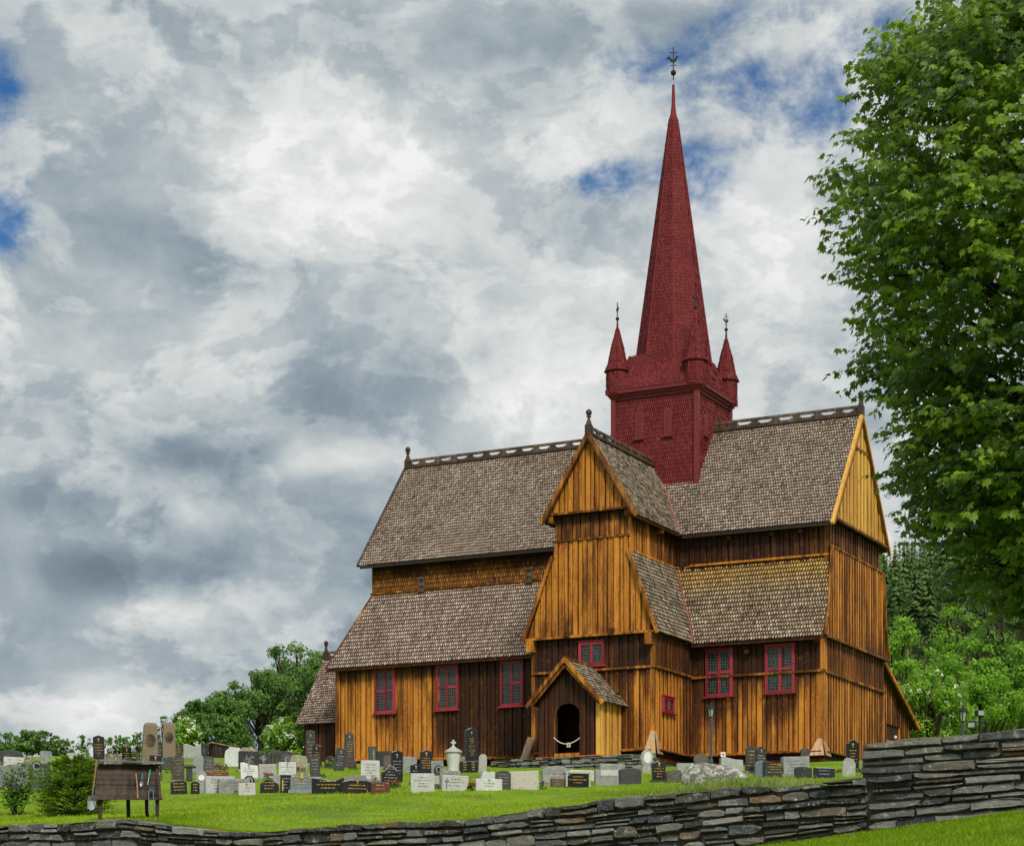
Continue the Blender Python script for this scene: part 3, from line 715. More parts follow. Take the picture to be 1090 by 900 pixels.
mb.build_each('corner_board', M['wood_new'], church)
mb = MB(); mb.bar((a - .28, n0 - .30, -.35), (a - .02, n0 - .10, .62), .34, .06, up=(0, -1, .3), tint=(.5, .3, 0)); mb.build('leaning_plank', M['wood_grey'], church)

def rubble(mb, fn, L, bot, top, rows, r, wmin=.3, wmax=.8, gap=.02, back=-.3, capback=-.5, big=None):
    """irregular coursed stones; fn(s, z, d) -> point"""
    def bnd(k, s):
        z0, z1 = bot(s), top(s); f = k / rows
        j = 0 if k in (0,) else .32 * (z1 - z0) / rows * mnoise.noise(Vector((s * .35 + k * 7.1, k * 3.3, .5))) * 1.5
        if k == rows: j = .05 * mnoise.noise(Vector((s * 1.3, 9.1, 2.2)))
        return z0 + (z1 - z0) * f + j
    for k in range(rows):
        s = r.uniform(0, .16)
        while s < L:
            w = r.uniform(wmin, wmax) * (1.25 if r.random() < .25 else 1); e = min(s + w, L)
            if e - s < wmin * .4: break
            parts = 2 if (r.random() < .30 and w > wmin * 1.2) else 1
            for q in range(parts):
                def Z(x, f):
                    return bnd(k, x) + (bnd(k + 1, x) - bnd(k, x)) * f
                f0, f1 = q / parts, (q + 1) / parts
                g = gap * r.uniform(.4, 1.2); n = 4; pts = []
                tl, tr, bl, br = (r.uniform(.0, 1) ** 2.5 * .38 for _ in range(4)); 
                for i in range(n + 1):
                    x = s + g + (e - s - 2 * g) * i / n; zz = Z(x, f0) + g; hh = Z(x, f1) - Z(x, f0)
                    zz += hh * (bl if i == 0 else br if i == n else r.uniform(0, .10))
                    pts.append((x + r.uniform(-.02, .02), zz))
                for i in range(n, -1, -1):
                    x = s + g + (e - s - 2 * g) * i / n; zz = Z(x, f1) - g; hh = Z(x, f1) - Z(x, f0)
                    zz -= hh * (tl if i == 0 else tr if i == n else r.uniform(0, .05))
                    pts.append((x + r.uniform(-.02, .02), zz))
                cx = sum(p[0] for p in pts) / len(pts); cz = sum(p[1] for p in pts) / len(pts)
                d0 = r.uniform(-.07, .06); bk = capback if k == rows - 1 else back; N = len(pts)
                ti = (r.uniform(0, 1), r.uniform(.8, 1) if r.random() < .05 else r.uniform(0, .45), r.random() ** 2.2)
                if big and big(cx, k): ti = big(cx, k)
                vs = [fn(x, z, bk) for x, z in pts] + [fn(x, z, d0 - .02) for x, z in pts]
                vs += [fn(cx + (x - cx) * .985, cz + (z - cz) * .90, d0 + .015 + r.uniform(-.012, .012)) for x, z in pts]
                tl1, tl2 = r.uniform(-.03, .03), r.uniform(-.03, .03)
                vs += [fn(cx + (x - cx) * .92, cz + (z - cz) * .74, d0 + .03 + tl1 * (x - cx) / w + tl2 + r.uniform(-.008, .008)) for x, z in pts]
                fs = []
                for ring in range(3):
                    for i in range(N): fs.append((ring * N + i, ring * N + (i + 1) % N, (ring + 1) * N + (i + 1) % N, (ring + 1) * N + i))
                fs.append(tuple(3 * N + i for i in range(N)))
                mb.add(vs, fs, ti)
            s = e
mb = MB(); rr = random.Random(5)
def fpl(o, R):
    o, R = Vector(o), Vector(R); N = R.cross(Vector((0, 0, 1)))
    return lambda s, z, d: o + R * s + N * d + Vector((0, 0, z))
for o, R, L, b0, t0, rows in (((-21.9, .0, 0), (1, 0, 0), 11.4, -.9, -.06, 3), ((a, n0 + .03, 0), (1, 0, 0), b - a, -.95, -.44, 3), ((b - .03, n0, 0), (0, 1, 0), 3.7, -.9, -.44, 3), ((b, .0, 0), (1, 0, 0), -b + .1, -.9, -.44, 3), ((0, 0, 0), (0, 1, 0), 8, -.9, -.44, 3),
        ((-10.9, -6.15, 0), (1, 0, 0), 6.4, -1.1, -.40, 5), ((pe1 + .15, -6.1, 0), (0, 1, 0), 2.4, -1.1, -.42, 4), ((-11.2, -3.9, 0), (0, -1, 0), 2.2, -1.1, -.42, 4)):
    rubble(mb, fpl(o, R), L, lambda s, b0=b0: b0, lambda s, t0=t0: t0, rows, rr, .25, .7, .015, -.25, -.5)
mb.t = [(t[0], t[1], min(1, t[2] * .8 + .42)) for t in mb.t]
mb.box((-7.9, -5.2, -.75), (6.0, 1.7, .6), tint=(.2, .2, 0)); mb.box((-15.6, 4, -.3), (11.8, 7.4, 1.6), tint=(0, 0, 0)); mb.box((-5.0, 4, -.6), (9.4, 7.4, 1.4), tint=(0, 0, 0)); mb.box(((a + b) / 2, -1.6, -.6), (b - a - .5, 3.6, 1.4), tint=(0, 0, 0)); mb.box((-16.4, .12, -.35), (11, .1, .9), tint=(0, 0, 0)); mb.box((-2.6, .1, -.7), (5.2, .1, .5), tint=(0, 0, 0))  # darkest-tinted inner boxes added to keep the sky from showing under the floor
mb.build('foundation', M['wallstone'], church)

# ---- windows
def window(O, R, s0, s1, z0, z1, nx=2, nz=2, parent=church, out=.075, fr=.11, mat='paint', sillw=.08, name='window'):
    O, R = Vector(O), Vector(R).normalized(); Z = Vector((0, 0, 1)); N = R.cross(Z); mb = MB()
    def bx(a0, a1, c0, c1, d0, d1):
        c = O + R * (a0 + a1) / 2 + Z * (c0 + c1) / 2 + N * (d0 + d1) / 2
        mb.box(c, (a1 - a0, d1 - d0, c1 - c0), ax=(R, N, Z), tint=(r.random(), 0, 0))
    d1 = out + .055
    bx(s0, s0 + fr, z0, z1, .02, d1); bx(s1 - fr, s1, z0, z1, .02, d1)
    bx(s0 + fr, s1 - fr, z0, z0 + fr, .02, d1 - .003); bx(s0 + fr, s1 - fr, z1 - fr, z1, .02, d1 - .003)
    for i in range(1, nx):
        c = s0 + (s1 - s0) * i / nx; bx(c - .05, c + .05, z0 + fr, z1 - fr, .03, d1 - .012)
    for i in range(1, nz):
        c = z0 + (z1 - z0) * i / nz + .02
        e = [s0 + fr] + sum([[s0 + (s1 - s0) * q / nx - .05, s0 + (s1 - s0) * q / nx + .05] for q in range(1, nx)], []) + [s1 - fr]
        for q in range(0, len(e), 2): bx(e[q], e[q + 1], c - .045, c + .045, .03, d1 - .018)
    bx(s0 - sillw, s1 + sillw, z0 - .05, z0 - .002, .02, d1 + .06); bx(s0 - .03, s1 + .03, z1 + .002, z1 + .05, .02, d1 + .03)
    w = mb.build(name, M[mat], parent)
    mb = MB(); q = [(s0 + fr * .5, z0 + fr * .5), (s1 - fr * .5, z0 + fr * .5), (s1 - fr * .5, z1 - fr * .5), (s0 + fr * .5, z1 - fr * .5)]
    mb.add([O + R * x + Z * z + N * (out + .012) for x, z in q], [(0, 1, 2, 3)], [(r.random(), x - s0, z - z0) for x, z in q])
    mb.build('pane', M['glass'], w)
for e0, e1 in ((-19.91, -18.9), (-16.9, -15.84), (-13.87, -12.79)): window((0, 0, 0), (1, 0, 0), e0, e1, 2.36, 4.24)
for e0, e1 in ((-4.73, -3.59), (-2.24, -1.03)): window((0, 0, 0), (1, 0, 0), e0, e1, 2.28, 4.14)
window((0, n0, 0), (1, 0, 0), -8.54, -7.44, 3.29, 4.22, 2, 1)
window((b, 0, 0), (0, 1, 0), -3.02, -1.85, 1.46, 2.08, 2, 1)
for e in (-18.05, -12.89): window((0, .75, 0), (1, 0, 0), e - .14, e + .14, 7.62, 8.12, 1, 2, out=.03, fr=.035, mat='crest', sillw=.02)

# ---- tower
mb = MB(); h = 1.85; z0, z1 = 9.3, 15.25
for (p, q) in (((-h, -h), (h, -h)), ((h, -h), (h, h)), ((h, h), (-h, h)), ((-h, h), (-h, -h))):
    A = (TC + p[0], 4 + p[1], z0); B = (TC + q[0], 4 + q[1], z0); shingle_plane(mb, A, B, (B[0], B[1], z1), (A[0], A[1], z1), .095, .17, r, .022)
tower = mb.build('tower', M['red_sh'], church)
mb = MB()
for x in (-h, h):
    for y in (-h, h): mb.box((TC + x, 4 + y, 12.2), (.20, .20, 6.0), tint=(.5, 0, 0))
mb.build_each('corner_board', M['red'], tower)
mb = MB(); h2 = 2.12
for i, (hh, za, zb) in enumerate(((h + .08, 15.05, 15.17), (h + .16, 15.17, 15.28), (h2, 15.28, 15.42))): mb.box((TC, 4, (za + zb) / 2), (2 * hh, 2 * hh, zb - za - .002), tint=(.35, 0, 0))
mb.build('cornice', M['red'], tower)
mb = MB(); k = 1.36; zr0, zr1 = 15.42, 16.95
for (p, q) in (((-1, -1), (1, -1)), ((1, -1), (1, 1)), ((1, 1), (-1, 1)), ((-1, 1), (-1, -1))):
    shingle_plane(mb, (TC + p[0] * h2, 4 + p[1] * h2, zr0), (TC + q[0] * h2, 4 + q[1] * h2, zr0), (TC + q[0] * k, 4 + q[1] * k, zr1), (TC + p[0] * k, 4 + p[1] * k, zr1), .10, .14, r, .026)
mb.build('tower_roof', M['red_sh'], tower)
def blind(O, R, s0, s1, za, zb):
    O, R = Vector(O), Vector(R); N = R.cross(Vector((0, 0, 1))); mb = MB(); w = (s1 - s0) / 2; c = (s0 + s1) / 2
    def arc(w, zb): return [(c - w, za), (c + w, za)] + [(c + w * math.cos(math.pi * i / 10), zb - w + w * math.sin(math.pi * i / 10)) for i in range(11)]
    mb.prism(O, R, N, arc(w, zb), .01, .065, tint=(.8, 0, 0)); mb.prism(O, R, N, arc(w - .05, zb - .05), .066, .072, tint=(0, 0, 0))
    mb.box(O + R * c + N * .07 + Vector((0, 0, za - .03)), (2 * w + .14, .1, .06), ax=(R, N, Vector((0, 0, 1))))
    mb.build('blind_window', M['red'], tower)
for e0, e1 in ((-8.72, -8.36), (-7.44, -7.10)): blind((0, 4 - h, 0), (1, 0, 0), e0, e1, 13.38, 14.50)
for y0, y1 in ((2.85, 3.2), (4.6, 4.95)): blind((TC + h, 0, 0), (0, 1, 0), y0, y1, 13.42, 14.3)
# spire
mb = MB(); prof = [(1.47, 16.75), (.93, 21.0), (.16, 27.1)]
for i in range(2):
    (ra, za), (rb, zb) = prof[i], prof[i + 1]
    for k in range(8):
        t0, t1 = math.pi * (k + .5) / 4, math.pi * (k + 1.5) / 4; f = 1 / math.cos(math.pi / 8)
        P = lambda R, t, z: (TC + .05 + R * f * math.cos(t), 4 + R * f * math.sin(t), z)
        shingle_plane(mb, P(ra, t0, za), P(ra, t1, za), P(rb, t1, zb), P(rb, t0, zb), .085, .15, r, .024)
mb.lathe((TC + .05, 4, 0), [(.22, 27.0), (.13, 27.3), (.085, 27.7), (.06, 28.5), (.02, 28.55)], 8, tint=(.4, .1, 0))
for k in range(8):                                            # rolls on the arrises
    t = math.pi * (k + .5) / 4; f = 1 / math.cos(math.pi / 8)
    mb.tube([(TC + .05 + R * f * math.cos(t), 4 + R * f * math.sin(t), z) for R, z in prof], [.045, .04, .03], 5, tint=(.35, .15, 0))
spire = mb.build('spire', M['red_sh'], church)
def vane(p, s, parent, flag=1, yaw=0.0):
    """ball, rod and cockerel vane"""
    mb = MB(); p = Vector(p)
    mb.tube([p + Vector((0, 0, -.35 * s)), p + Vector((0, 0, 1.25 * s))], .022 * s + .006, 6)
    rr_ = .14 * s; mb.lathe(p, [(rr_ * math.sin(math.pi * i / 8) + .001, -rr_ * math.cos(math.pi * i / 8)) for i in range(9)], 12)
    R = Vector((math.cos(yaw), math.sin(yaw), 0)); N = R.cross(Vector((0, 0, 1))); z = .62 * s
    bird = [(-.30, .16), (-.34, .02), (-.22, .06), (-.14, -.08), (.02, -.14), (.14, -.06), (.20, .10), (.29, .12), (.22, .17), (.20, .24), (.13, .18), (.06, .06), (-.06, .04), (-.16, .14), (-.22, .22)]
    mb.prism(p + Vector((0, 0, z)), R, N, [(x * s * flag, y * s) for x, y in bird], -.012, .012)
    mb.bar(p + R * -.2 * s + Vector((0, 0, 1.0 * s)), p + R * .2 * s + Vector((0, 0, 1.0 * s)), .025 * s, .03 * s)
    mb.bar(p + R * -.17 * s + Vector((0, 0, .36 * s)), p + R * .17 * s + Vector((0, 0, .36 * s)), .025 * s, .03 * s)
    mb.build('weather_vane', M['iron'], parent)
vane((TC + .05, 4, 29.03), .85, spire, 1, .3)
for sx, sy, fl in ((-1, -1, -1), (1, -1, 1), (1, 1, 1), (-1, 1, 1)):
    cx, cy = TC + sx * 1.74, 4 + sy * 1.74; mb = MB()
    rb = .42; f8 = 1 / math.cos(math.pi / 8)
    mb.lathe((cx, cy, 0), [(.2, 15.05), (.36, 15.22), (rb + .04, 15.36), (rb + .04, 15.46)], 8, tint=(.3, 0, 0), rot=math.pi / 8)
    for (ra, za), (rc, zc_) in (((rb, 15.46), (rb, 16.34)), ((rb + .085, 16.28), (rb - .05, 16.58)), ((rb - .05, 16.58), (.25, 17.25)), ((.25, 17.25), (.06, 18.02))):
        for k in range(8):
            t0, t1 = math.pi * (k + .5) / 4, math.pi * (k + 1.5) / 4
            P = lambda R, t, z: (cx + R * f8 * math.cos(t), cy + R * f8 * math.sin(t), z)
            shingle_plane(mb, P(ra, t0, za), P(ra, t1, za), P(rc, t1, zc_), P(rc, t0, zc_), .085, .13, r, .02)
    mb.lathe((cx, cy, 0), [(.07, 17.95), (.03, 18.45)], 6, tint=(.4, 0, 0))
    t = mb.build('turret', M['red_sh'], church)
    vane((cx, cy, 18.50), .55, t, fl, .2 + sx)
# ---------------------------------------------------------------- the ground
def build_ground():
    us = [-1500, -700, -350, -200, -130, -90, -65, -50] + [-40 + 1.2 * i for i in range(65)] + [40, 46, 55, 70, 90, 130, 200, 350, 700, 1500]
    vs_ = [-2600, -1200, -600, -300, -180, -120, -80, -55, -40, -30, -22, -16, -12, -8] + [-5 + .8 * i for i in range(60)] + [42.9, 42.95] + [43.5 + .6 * i for i in range(40)] + [70, 77, 85, 100, 140, 220, 500]
    mb = MB(); n = len(us)
    for v in vs_:
        for u in us:
            x, y = xy_of(u, v); z = ground(x, y)
            if v > 43.2: z = ground(*xy_of(u, max(v, 43.51)))
            if v == 42.95: z = tab(WB, u) + H - .3
            elif -20 < v < 42.5: z += .05 * mnoise.noise(Vector((x * .5, y * .5, 0)))
            mb.v.append((x, y, z)); mb.t.append((.35 if v > 43.2 else .9, 0, 0))
    for j in range(len(vs_) - 1):
        for i in range(n - 1):
            mb.f.append((j * n + i, (j + 1) * n + i, (j + 1) * n + i + 1, j * n + i + 1)); mb.m.append(0); mb.sm.append(vs_[j] != 42.9)
    tag(mb.build('ground', M['ground']), 'bright green grassy churchyard slope', None, None, 'structure')
build_ground()
# gravel along the church foot
mb = MB()
def strip(pts, w):
    vs = []; fs = []
    for (u, v, du, dv) in pts:
        for k in range(5):
            x, y = xy_of(u + du * w * k / 4, v + dv * w * k / 4)
            vs.append((x, y, ground(x, y) + .03 + .05 * (k < 4) + .04 * mnoise.noise(Vector((x * 3, y * 3, 1)))))
    for i in range(len(pts) - 1):
        for k in range(4): fs.append((i * 5 + k, i * 5 + k + 1, i * 5 + 6 + k, i * 5 + 5 + k))
    mb.add(vs, fs)
strip([(u * .4, 0.0, 0, 1) for u in range(-14, 9)], 3.0)
strip([(-5.4 - .4 * u, 3.7, 0, 1) for u in range(0, 14)], 1.4)
tag(mb.build('gravel_path', M['gravel']), 'pale gravel strip along the foot of the church', None, None, 'structure')

# ---------------------------------------------------------------- retaining wall
mb = MB(); rw = random.Random(23)
WV = 43.45
def wfn(s, z, d):
    x, y = xy_of(s, WV + d + .12 * mnoise.noise(Vector((s * .22, 3.3, 0)))); return Vector((x, y, z + H))
wtop = lambda s: tab(WT, s) + .06 * mnoise.noise(Vector((s * .7, 1.7, 0)))
rubble(mb, lambda s, z, d: wfn(s - 9, z, d), 24.35, lambda s: tab(WB, s - 9) - .25, lambda s: wtop(s - 9), 8, rw, .28, .66, .018, -.35, -.75)
def bigstones(s, k):
    if k in (1, 2) and 2.2 < s < 3.1: return (.6, 1.0, .15)
    if k in (1, 2) and s < 1.6: return (.75, .1, .35)
    return None
rubble(mb, lambda s, z, d: wfn(s + 15.35, z, d), 9.0, lambda s: tab(WB, s + 15.35) - .25, lambda s: tab(WT, s + 15.35) + .02, 8, rw, .35, .95, .016, -.35, -.6)
rubble(mb, lambda s, z, d: wfn(s + 15.2, z, d), 9.2, lambda s: tab(WT, s + 15.2) + .02, lambda s: 3.26 + .038 * s + .05 * mnoise.noise(Vector((s * .8, 6.1, 0))), 4, rw, .55, 1.25, .012, -.62, -.62, bigstones)
for (s0, s1, f) in ((-9, 15.3, lambda s: wtop(s) - .10), (15.25, 24, lambda s: 3.2 + .03 * (s - 15.2))):
    n = 40; vs = []; fs = []
    for i in range(n + 1):
        s = s0 + (s1 - s0) * i / n
        for d, zz in ((-.10, tab(WB, s) - .3), (-.10, f(s)), (-.55, f(s)), (-.55, tab(WB, s) - .3)): vs.append(wfn(s, zz, d))
    for i in range(n):
        for k in range(3): fs.append((i * 4 + k, i * 4 + k + 1, i * 4 + 5 + k, i * 4 + 4 + k))
    mb.add(vs, fs + [(0, 1, 2, 3), (n * 4 + 3, n * 4 + 2, n * 4 + 1, n * 4)], (0, 0, 0))
wall = mb.build('dry_stone_wall', M['wallstone'])
tag(wall, 'long dark dry-stone retaining wall with a raised section at its right end', 'stone wall', None, 'thing')

# ---------------------------------------------------------------- grass
def grass():
    r = random.Random(3); mb = MB()
    def blade(x, y, h, w, ti):
        z = ground(x, y) - .02; a = r.uniform(0, 6.28); lx, ly = r.gauss(0, .35) * h, r.gauss(0, .35) * h
        dx, dy = math.cos(a) * w, math.sin(a) * w
        b = len(mb.v)
        mb.v += [(x - dx, y - dy, z), (x + dx, y + dy, z), (x + lx * .4 + dx * .6, y + ly * .4 + dy * .6, z + h * .6), (x + lx, y + ly, z + h)]
        mb.t += [(ti * .6, 0, 0), (ti * .6, 0, 0), (ti, 0, 0), (min(1, ti * 1.3), 0, 0)]; mb.f.append((b, b + 1, b + 2, b + 3)); mb.m.append(0); mb.sm.append(False)
    n = 0
    while n < 95000:
        v = 42.8 - 34 * r.random() ** 1.7; u = r.uniform(-16, 20)
        x, y = xy_of(u, v); px = 545 + 2211 * x / y
        if px < -40 or px > 1130: n += .05; continue
        if u > 15 and v < 38: n += .05; continue
        f = .48 + .55 * mnoise.noise(Vector((x * .5, y * .5, 0))) + .35 * mnoise.noise(Vector((x * 2.1, y * 2.1, 3))) + r.gauss(0, .2)
        blade(x, y, r.uniform(.03, .085) * (1.6 if r.random() < .05 else 1), r.uniform(.008, .016), max(0, min(1, f))); n += 1
    for i in range(70000):                         # foreground below the wall, right
        v = 43.75 + 16 * r.random() ** 1.3; u = r.uniform(9, 24); x, y = xy_of(u, v)
        f = .10 + .35 * mnoise.noise(Vector((x * .9, y * .9, 0))) + r.gauss(0, .14)
        blade(x, y, r.uniform(.05, .11), r.uniform(.006, .012), max(0, min(1, f)))
    o = mb.build('lawn_grass', M['blade']); tag(o, 'short bright green churchyard grass', None, None, 'stuff')
    mb = MB()
    for i in range(3600):                          # tall unmown grass along the wall top
        u = r.choice((r.gauss(12.4, 1.1), r.gauss(12.6, .6), r.uniform(2, 15.0)))
        if u > 15.1 or u < -6: continue
        k = math.exp(-((u - 12.4) / 1.3) ** 2) * .9 + .12
        v = 42.95 - abs(r.gauss(0, .55 + 1.2 * k)); x, y = xy_of(u, v)
        blade(x, y, r.uniform(.25, 1.0) * (.10 + .25 * k), r.uniform(.003, .006), max(0, min(1, r.gauss(.42, .3))))
    for i in range(6500):
        u = r.uniform(-6, 15.1); v = 43.30 - abs(r.gauss(0, .25))
        if mnoise.noise(Vector((u * 1.1, 4.4, 0))) < r.uniform(-.5, .25): continue; x, y = xy_of(u, v)
        blade(x, y, r.uniform(.10, .30), r.uniform(.005, .011), max(0, min(1, r.gauss(.40, .3))))
    o = mb.build('tall_grass', M['tallgrass']); tag(o, 'tall straw-tipped grass growing along the wall top', None, None, 'stuff')
grass()

# ---------------------------------------------------------------- headstones
def outline(sh, w, h, r):
    a = w / 2
    def arcpts(c, rx, rz, t0, t1, n=9): return [(c[0] + rx * math.cos(t0 + (t1 - t0) * i / n), c[1] + rz * math.sin(t0 + (t1 - t0) * i / n)) for i in range(n + 1)]
    P = math.pi
    if sh in ('arch', 'arch2'):
        q = min(a, h * .5) * (1 if sh == 'arch' else .55); return [(-a, 0), (a, 0)] + arcpts((0, h - q), a, q, 0, P, 12)
    if sh == 'low_arch': return [(-a, 0), (a, 0)] + [(a * math.cos(P * i / 10), h * .80 + h * .20 * math.sin(P * i / 10)) for i in range(11)]
    if sh == 'framedark' : sh = 'low_arch'; return outline('low_arch', w, h, r)
    if sh == 'peak': return [(-a, 0), (a, 0), (a, h - w * .20), (a * .8, h - w * .14), (0, h), (-a * .8, h - w * .14), (-a, h - w * .20)]
    if sh == 'gothic': return [(-a, 0), (a, 0), (a, h * .62), (a * .85, h * .76), (a * .5, h * .90), (0, h), (-a * .5, h * .90), (-a * .85, h * .76), (-a, h * .62)]
    if sh == 'shoulder':
        q = min(w * .12, h * .1); b = a * .62
        return [(-a, 0), (a, 0), (a, h - w * .25), (b + .02, h - w * .22)] + arcpts((0, h - w * .20), b, w * .20, 0, P, 8) + [(-b - .02, h - w * .22), (-a, h - w * .25)]
    if sh == 'crown': return [(-a, 0), (a, 0), (a, h * .66), (a * .72, h * .70), (a * .70, h * .84), (a * .40, h * .95), (0, h), (-a * .40, h * .95), (-a * .70, h * .84), (-a * .72, h * .70), (-a, h * .66)]
    if sh == 'wave': return [(-a, 0), (a, 0), (a, h), (a * .55, h * .82), (a * .1, h * .78), (-a * .4, h * .90), (-a, h * .98)]
    if sh == 'slant': return [(-a, 0), (a, 0), (a, h * .82), (a * .3, h * .86), (-a * .6, h), (-a, h * .97)]
    if sh == 'slope': return [(-a, 0), (a, 0), (a * .95, h * .55), (-a * .2, h * .85), (-a * .8, h), (-a, h * .95)]
    if sh == 'rough':
        n = 12; pts = [(-a, 0), (a, 0)]
        for i in range(n + 1):
            t = P * i / n; k = 1 + r.uniform(-.07, .05); pts.append((a * math.copysign(abs(math.cos(t)) ** .55, math.cos(t)) * k, h * .15 + h * .85 * math.sin(t) ** .6 * k))
        return pts
    if sh == 'ornate':
        pts = [(-a * .7, 0), (a * .7, 0), (a * .55, h * .32)]
        n = 24
        for i in range(n + 1):
            t = -P * .42 + (P * 1.84) * i / n; k = 1 + .09 * math.sin(i * 2.1)
            pts.append((a * math.cos(t) * k * .95, h * .64 + h * .35 * math.sin(t) * k))
        return pts + [(-a * .55, h * .32)]
    return [(-a, 0), (a, 0), (a, h), (-a, h)]
def headstone(X, Y, w, h, sh, mat, motif, label, r):
    z = ground(X, Y); yaw = .20 + r.gauss(0, .10)
    if sh == 'lean': yaw = .3
    root = empty('headstone', (X, Y, z), yaw); tag(root, label, 'headstone', 'headstones in the churchyard')
    if sh == 'lean': root.rotation_euler = (0, math.radians(7), yaw)
    else: root.rotation_euler = (r.gauss(0, .03), r.gauss(0, .028), yaw)
    m = M[MK.get(mat, mat)] if mat != 'framed' else M['dark']
    d = max(.10, min(.22, w * .28)); big = None; mb = MB(); R, N = (1, 0, 0), (0, -1, 0)
    Z = Vector((0, 0, 1)); tint = (r.random(), 0, 0); f = d / 2; fw, fh, zb = w, h, 0.0
    if sh == 'obelisk':
        vs = []
        for zz, k in ((-.2, 1), (h * .93, .78), (h * .985, .66), (h, .45)):
            for sx, sy in ((-1, -1), (1, -1), (1, 1), (-1, 1)): vs.append((sx * w / 2 * k, sy * w * .36 * k, zz))
        fs = [(i * 4 + q, i * 4 + (q + 1) % 4, i * 4 + 4 + (q + 1) % 4, i * 4 + 4 + q) for i in range(3) for q in range(4)] + [(12, 13, 14, 15), (3, 2, 1, 0)]
        mb.add(vs, fs, tint); f = w * .36; fw = w * .85
    elif sh in ('obelisk_base', 'obelisk_base2'):
        k = .74 if sh == 'obelisk_base' else .66; bh = h * (.20 if sh == 'obelisk_base' else .26); bw = w if sh == 'obelisk_base' else w * 1.75
        mb.box((0, 0, bh / 2 - .1), (bw, .34, bh + .2), tint=tint)
        o = [(-w * k / 2 * 1.0, 0), (w * k / 2, 0), (w * k / 2 * .84, h - bh - w * .14), (0, h - bh), (-w * k / 2 * .84, h - bh - w * .14)]
        if sh == 'obelisk_base2': o = [(x * 1.4, q) for x, q in o]
        mb.prism((0, 0, bh), R, N, o, -.11, .11, tint); zb = bh; fw = w * k * .9; fh = h - bh; f = .11
    elif sh == 'column':
        mb.box((0, 0, h * .45), (w * .62, .28, h * .9), tint=tint); mb.box((0, 0, h * .90), (w * 1.35, .36, h * .10), tint=(.9, 0, 0)); mb.box((0, 0, h * .97), (w * .9, .26, h * .05), tint=tint); fw = w * .6; f = .14
    else:
        o = outline(sh, w, h, r)
        if sh in ('wave', 'slant', 'slope', 'rough', 'lean') or mat in ('rough', 'rough2', 'lichen', 'cream'):
            o = [(x + r.uniform(-.012, .012), q + (r.uniform(-.015, .015) if q > 0 else 0)) for x, q in o]
            if sh == 'rough': d *= 1.8; f = d / 2
        o = [(x, q - (.15 if q == 0 else 0)) for x, q in o]
        mb.prism((0, 0, 0), R, N, o, -f, f, tint)
    st = mb.build('stone', m, root, bevel=min(.018, w * .04))
    if sh not in ('rough', 'obelisk', 'obelisk_base', 'obelisk_base2', 'ornate', 'column') and h > .55 and w < 1 and r.random() < .7:
        mb = MB(); mb.box((0, -.0, .03), (w * 1.18, d * 1.7, .10), tint=(r.random(), 0, 0)); mb.build('plinth', M['grey' if mat != 'black' else 'dark'], root, bevel=.01)
    if mat in ('framed',) or mat == 'framedark':
        mb = MB(); t = .05
        mb.box((-w / 2 + t / 2 - .02, -.0, h / 2), (t, d * 1.3, h * .98)); mb.box((w / 2 - t / 2 + .02, 0, h / 2), (t, d * 1.3, h * .98)); mb.box((0, 0, h + .02), (w + .06, d * 1.3, t)); mb.build('surround', M['pale'], root, bevel=.008)
    # lettering and ornaments, raised on the front face
    y = -f - .004
    def lines(mat_, n, z0, z1, ww, th=.022, tilt=0):
        mb = MB()
        for i in range(n):
            zz = z1 + (z0 - z1) * (i + .5) / n; L = ww * r.uniform(.35, .98); x = -L / 2 + r.uniform(-.02, .02)
            while x < L / 2:
                e = min(x + r.uniform(.015, .06), L / 2); hh = th * r.uniform(.45, 1.1)
                mb.box(((x + e) / 2, y, zz), (e - x - .008, .008, hh)); x = e + r.choice((.006, .008, .02))
        mb.build('inscription', M[mat_], root)
    lm = 'gold' if 'g' in motif else 'letter_w' if 'w' in motif else 'letter_d'
    topf = .86
    if 'c' in motif:
        mb = MB(); cz = zb + fh * (.84 if sh != 'flat' else .85); s = min(.16, fw * .34, fh * .3)
        mb.box((0, y, cz - s * .1), (s * .17, .01, s)); mb.box((0, y, cz + s * .12), (s * .6, .009, s * .17)); mb.build('cross', M[lm], root); topf = .70
    if 'C' in motif:
        mb = MB(); s = fh * .72; cx = -fw * .33 if fw > fh * 1.2 else fw * .1
        mb.box((cx, y, fh * .48), (.028, .012, s)); mb.box((cx, y, fh * .62), (.12, .011, .028)); mb.build('cross', M['letter_d' if mat == 'white' else 'letter_w'], root)
    if any(q in motif for q in 'gwd'):
        big = sh.startswith('obelisk'); n = max(2, min(11 if big else 5, int(fh * topf / .10)))
        lines(lm, n, zb + fh * (.12 if big else .22), zb + fh * topf, fw * .78, min(.032, .28 * fh * (topf - .15) / n))
    if sh == 'obelisk_base2':
        mb = MB()
        for i in range(4):
            for x in (-.34, 0, .34): mb.box((x * w * 1.75, -.175, bh * (.85 - .2 * i)), (.12 * r.uniform(.7, 1.2), .01, .022))
        mb.build('inscription', M['gold'], root)
    def oval(c, rx, rz, mt, name, th=.015):
        mb = MB(); mb.prism((c[0], 0, c[1]), R, N, [(rx * math.cos(2 * math.pi * i / 20), rz * math.sin(2 * math.pi * i / 20)) for i in range(20)], f - .01, f + th); mb.build(name, M[mt], root)
    if motif == 'o' and sh == 'obelisk':
        oval((0, h * .58), w * .27, w * .36, 'dark2', 'plaque', -.03); oval((0, h * .58), w * .31, w * .40, 'brown', 'plaque_rim', -.045)
    elif motif == 'o':
        oval((0, h - w * .5), w * .32, w * .32, 'pale', 'carving', .012); oval((0, h - w * .5), w * .24, w * .24, 'black', 'carving', .018)
    if 'O' in motif: oval((0, h * (.66 if sh == 'ornate' else .68)), w * .29, w * (.42 if sh == 'ornate' else .29), 'white', 'medallion', .02)
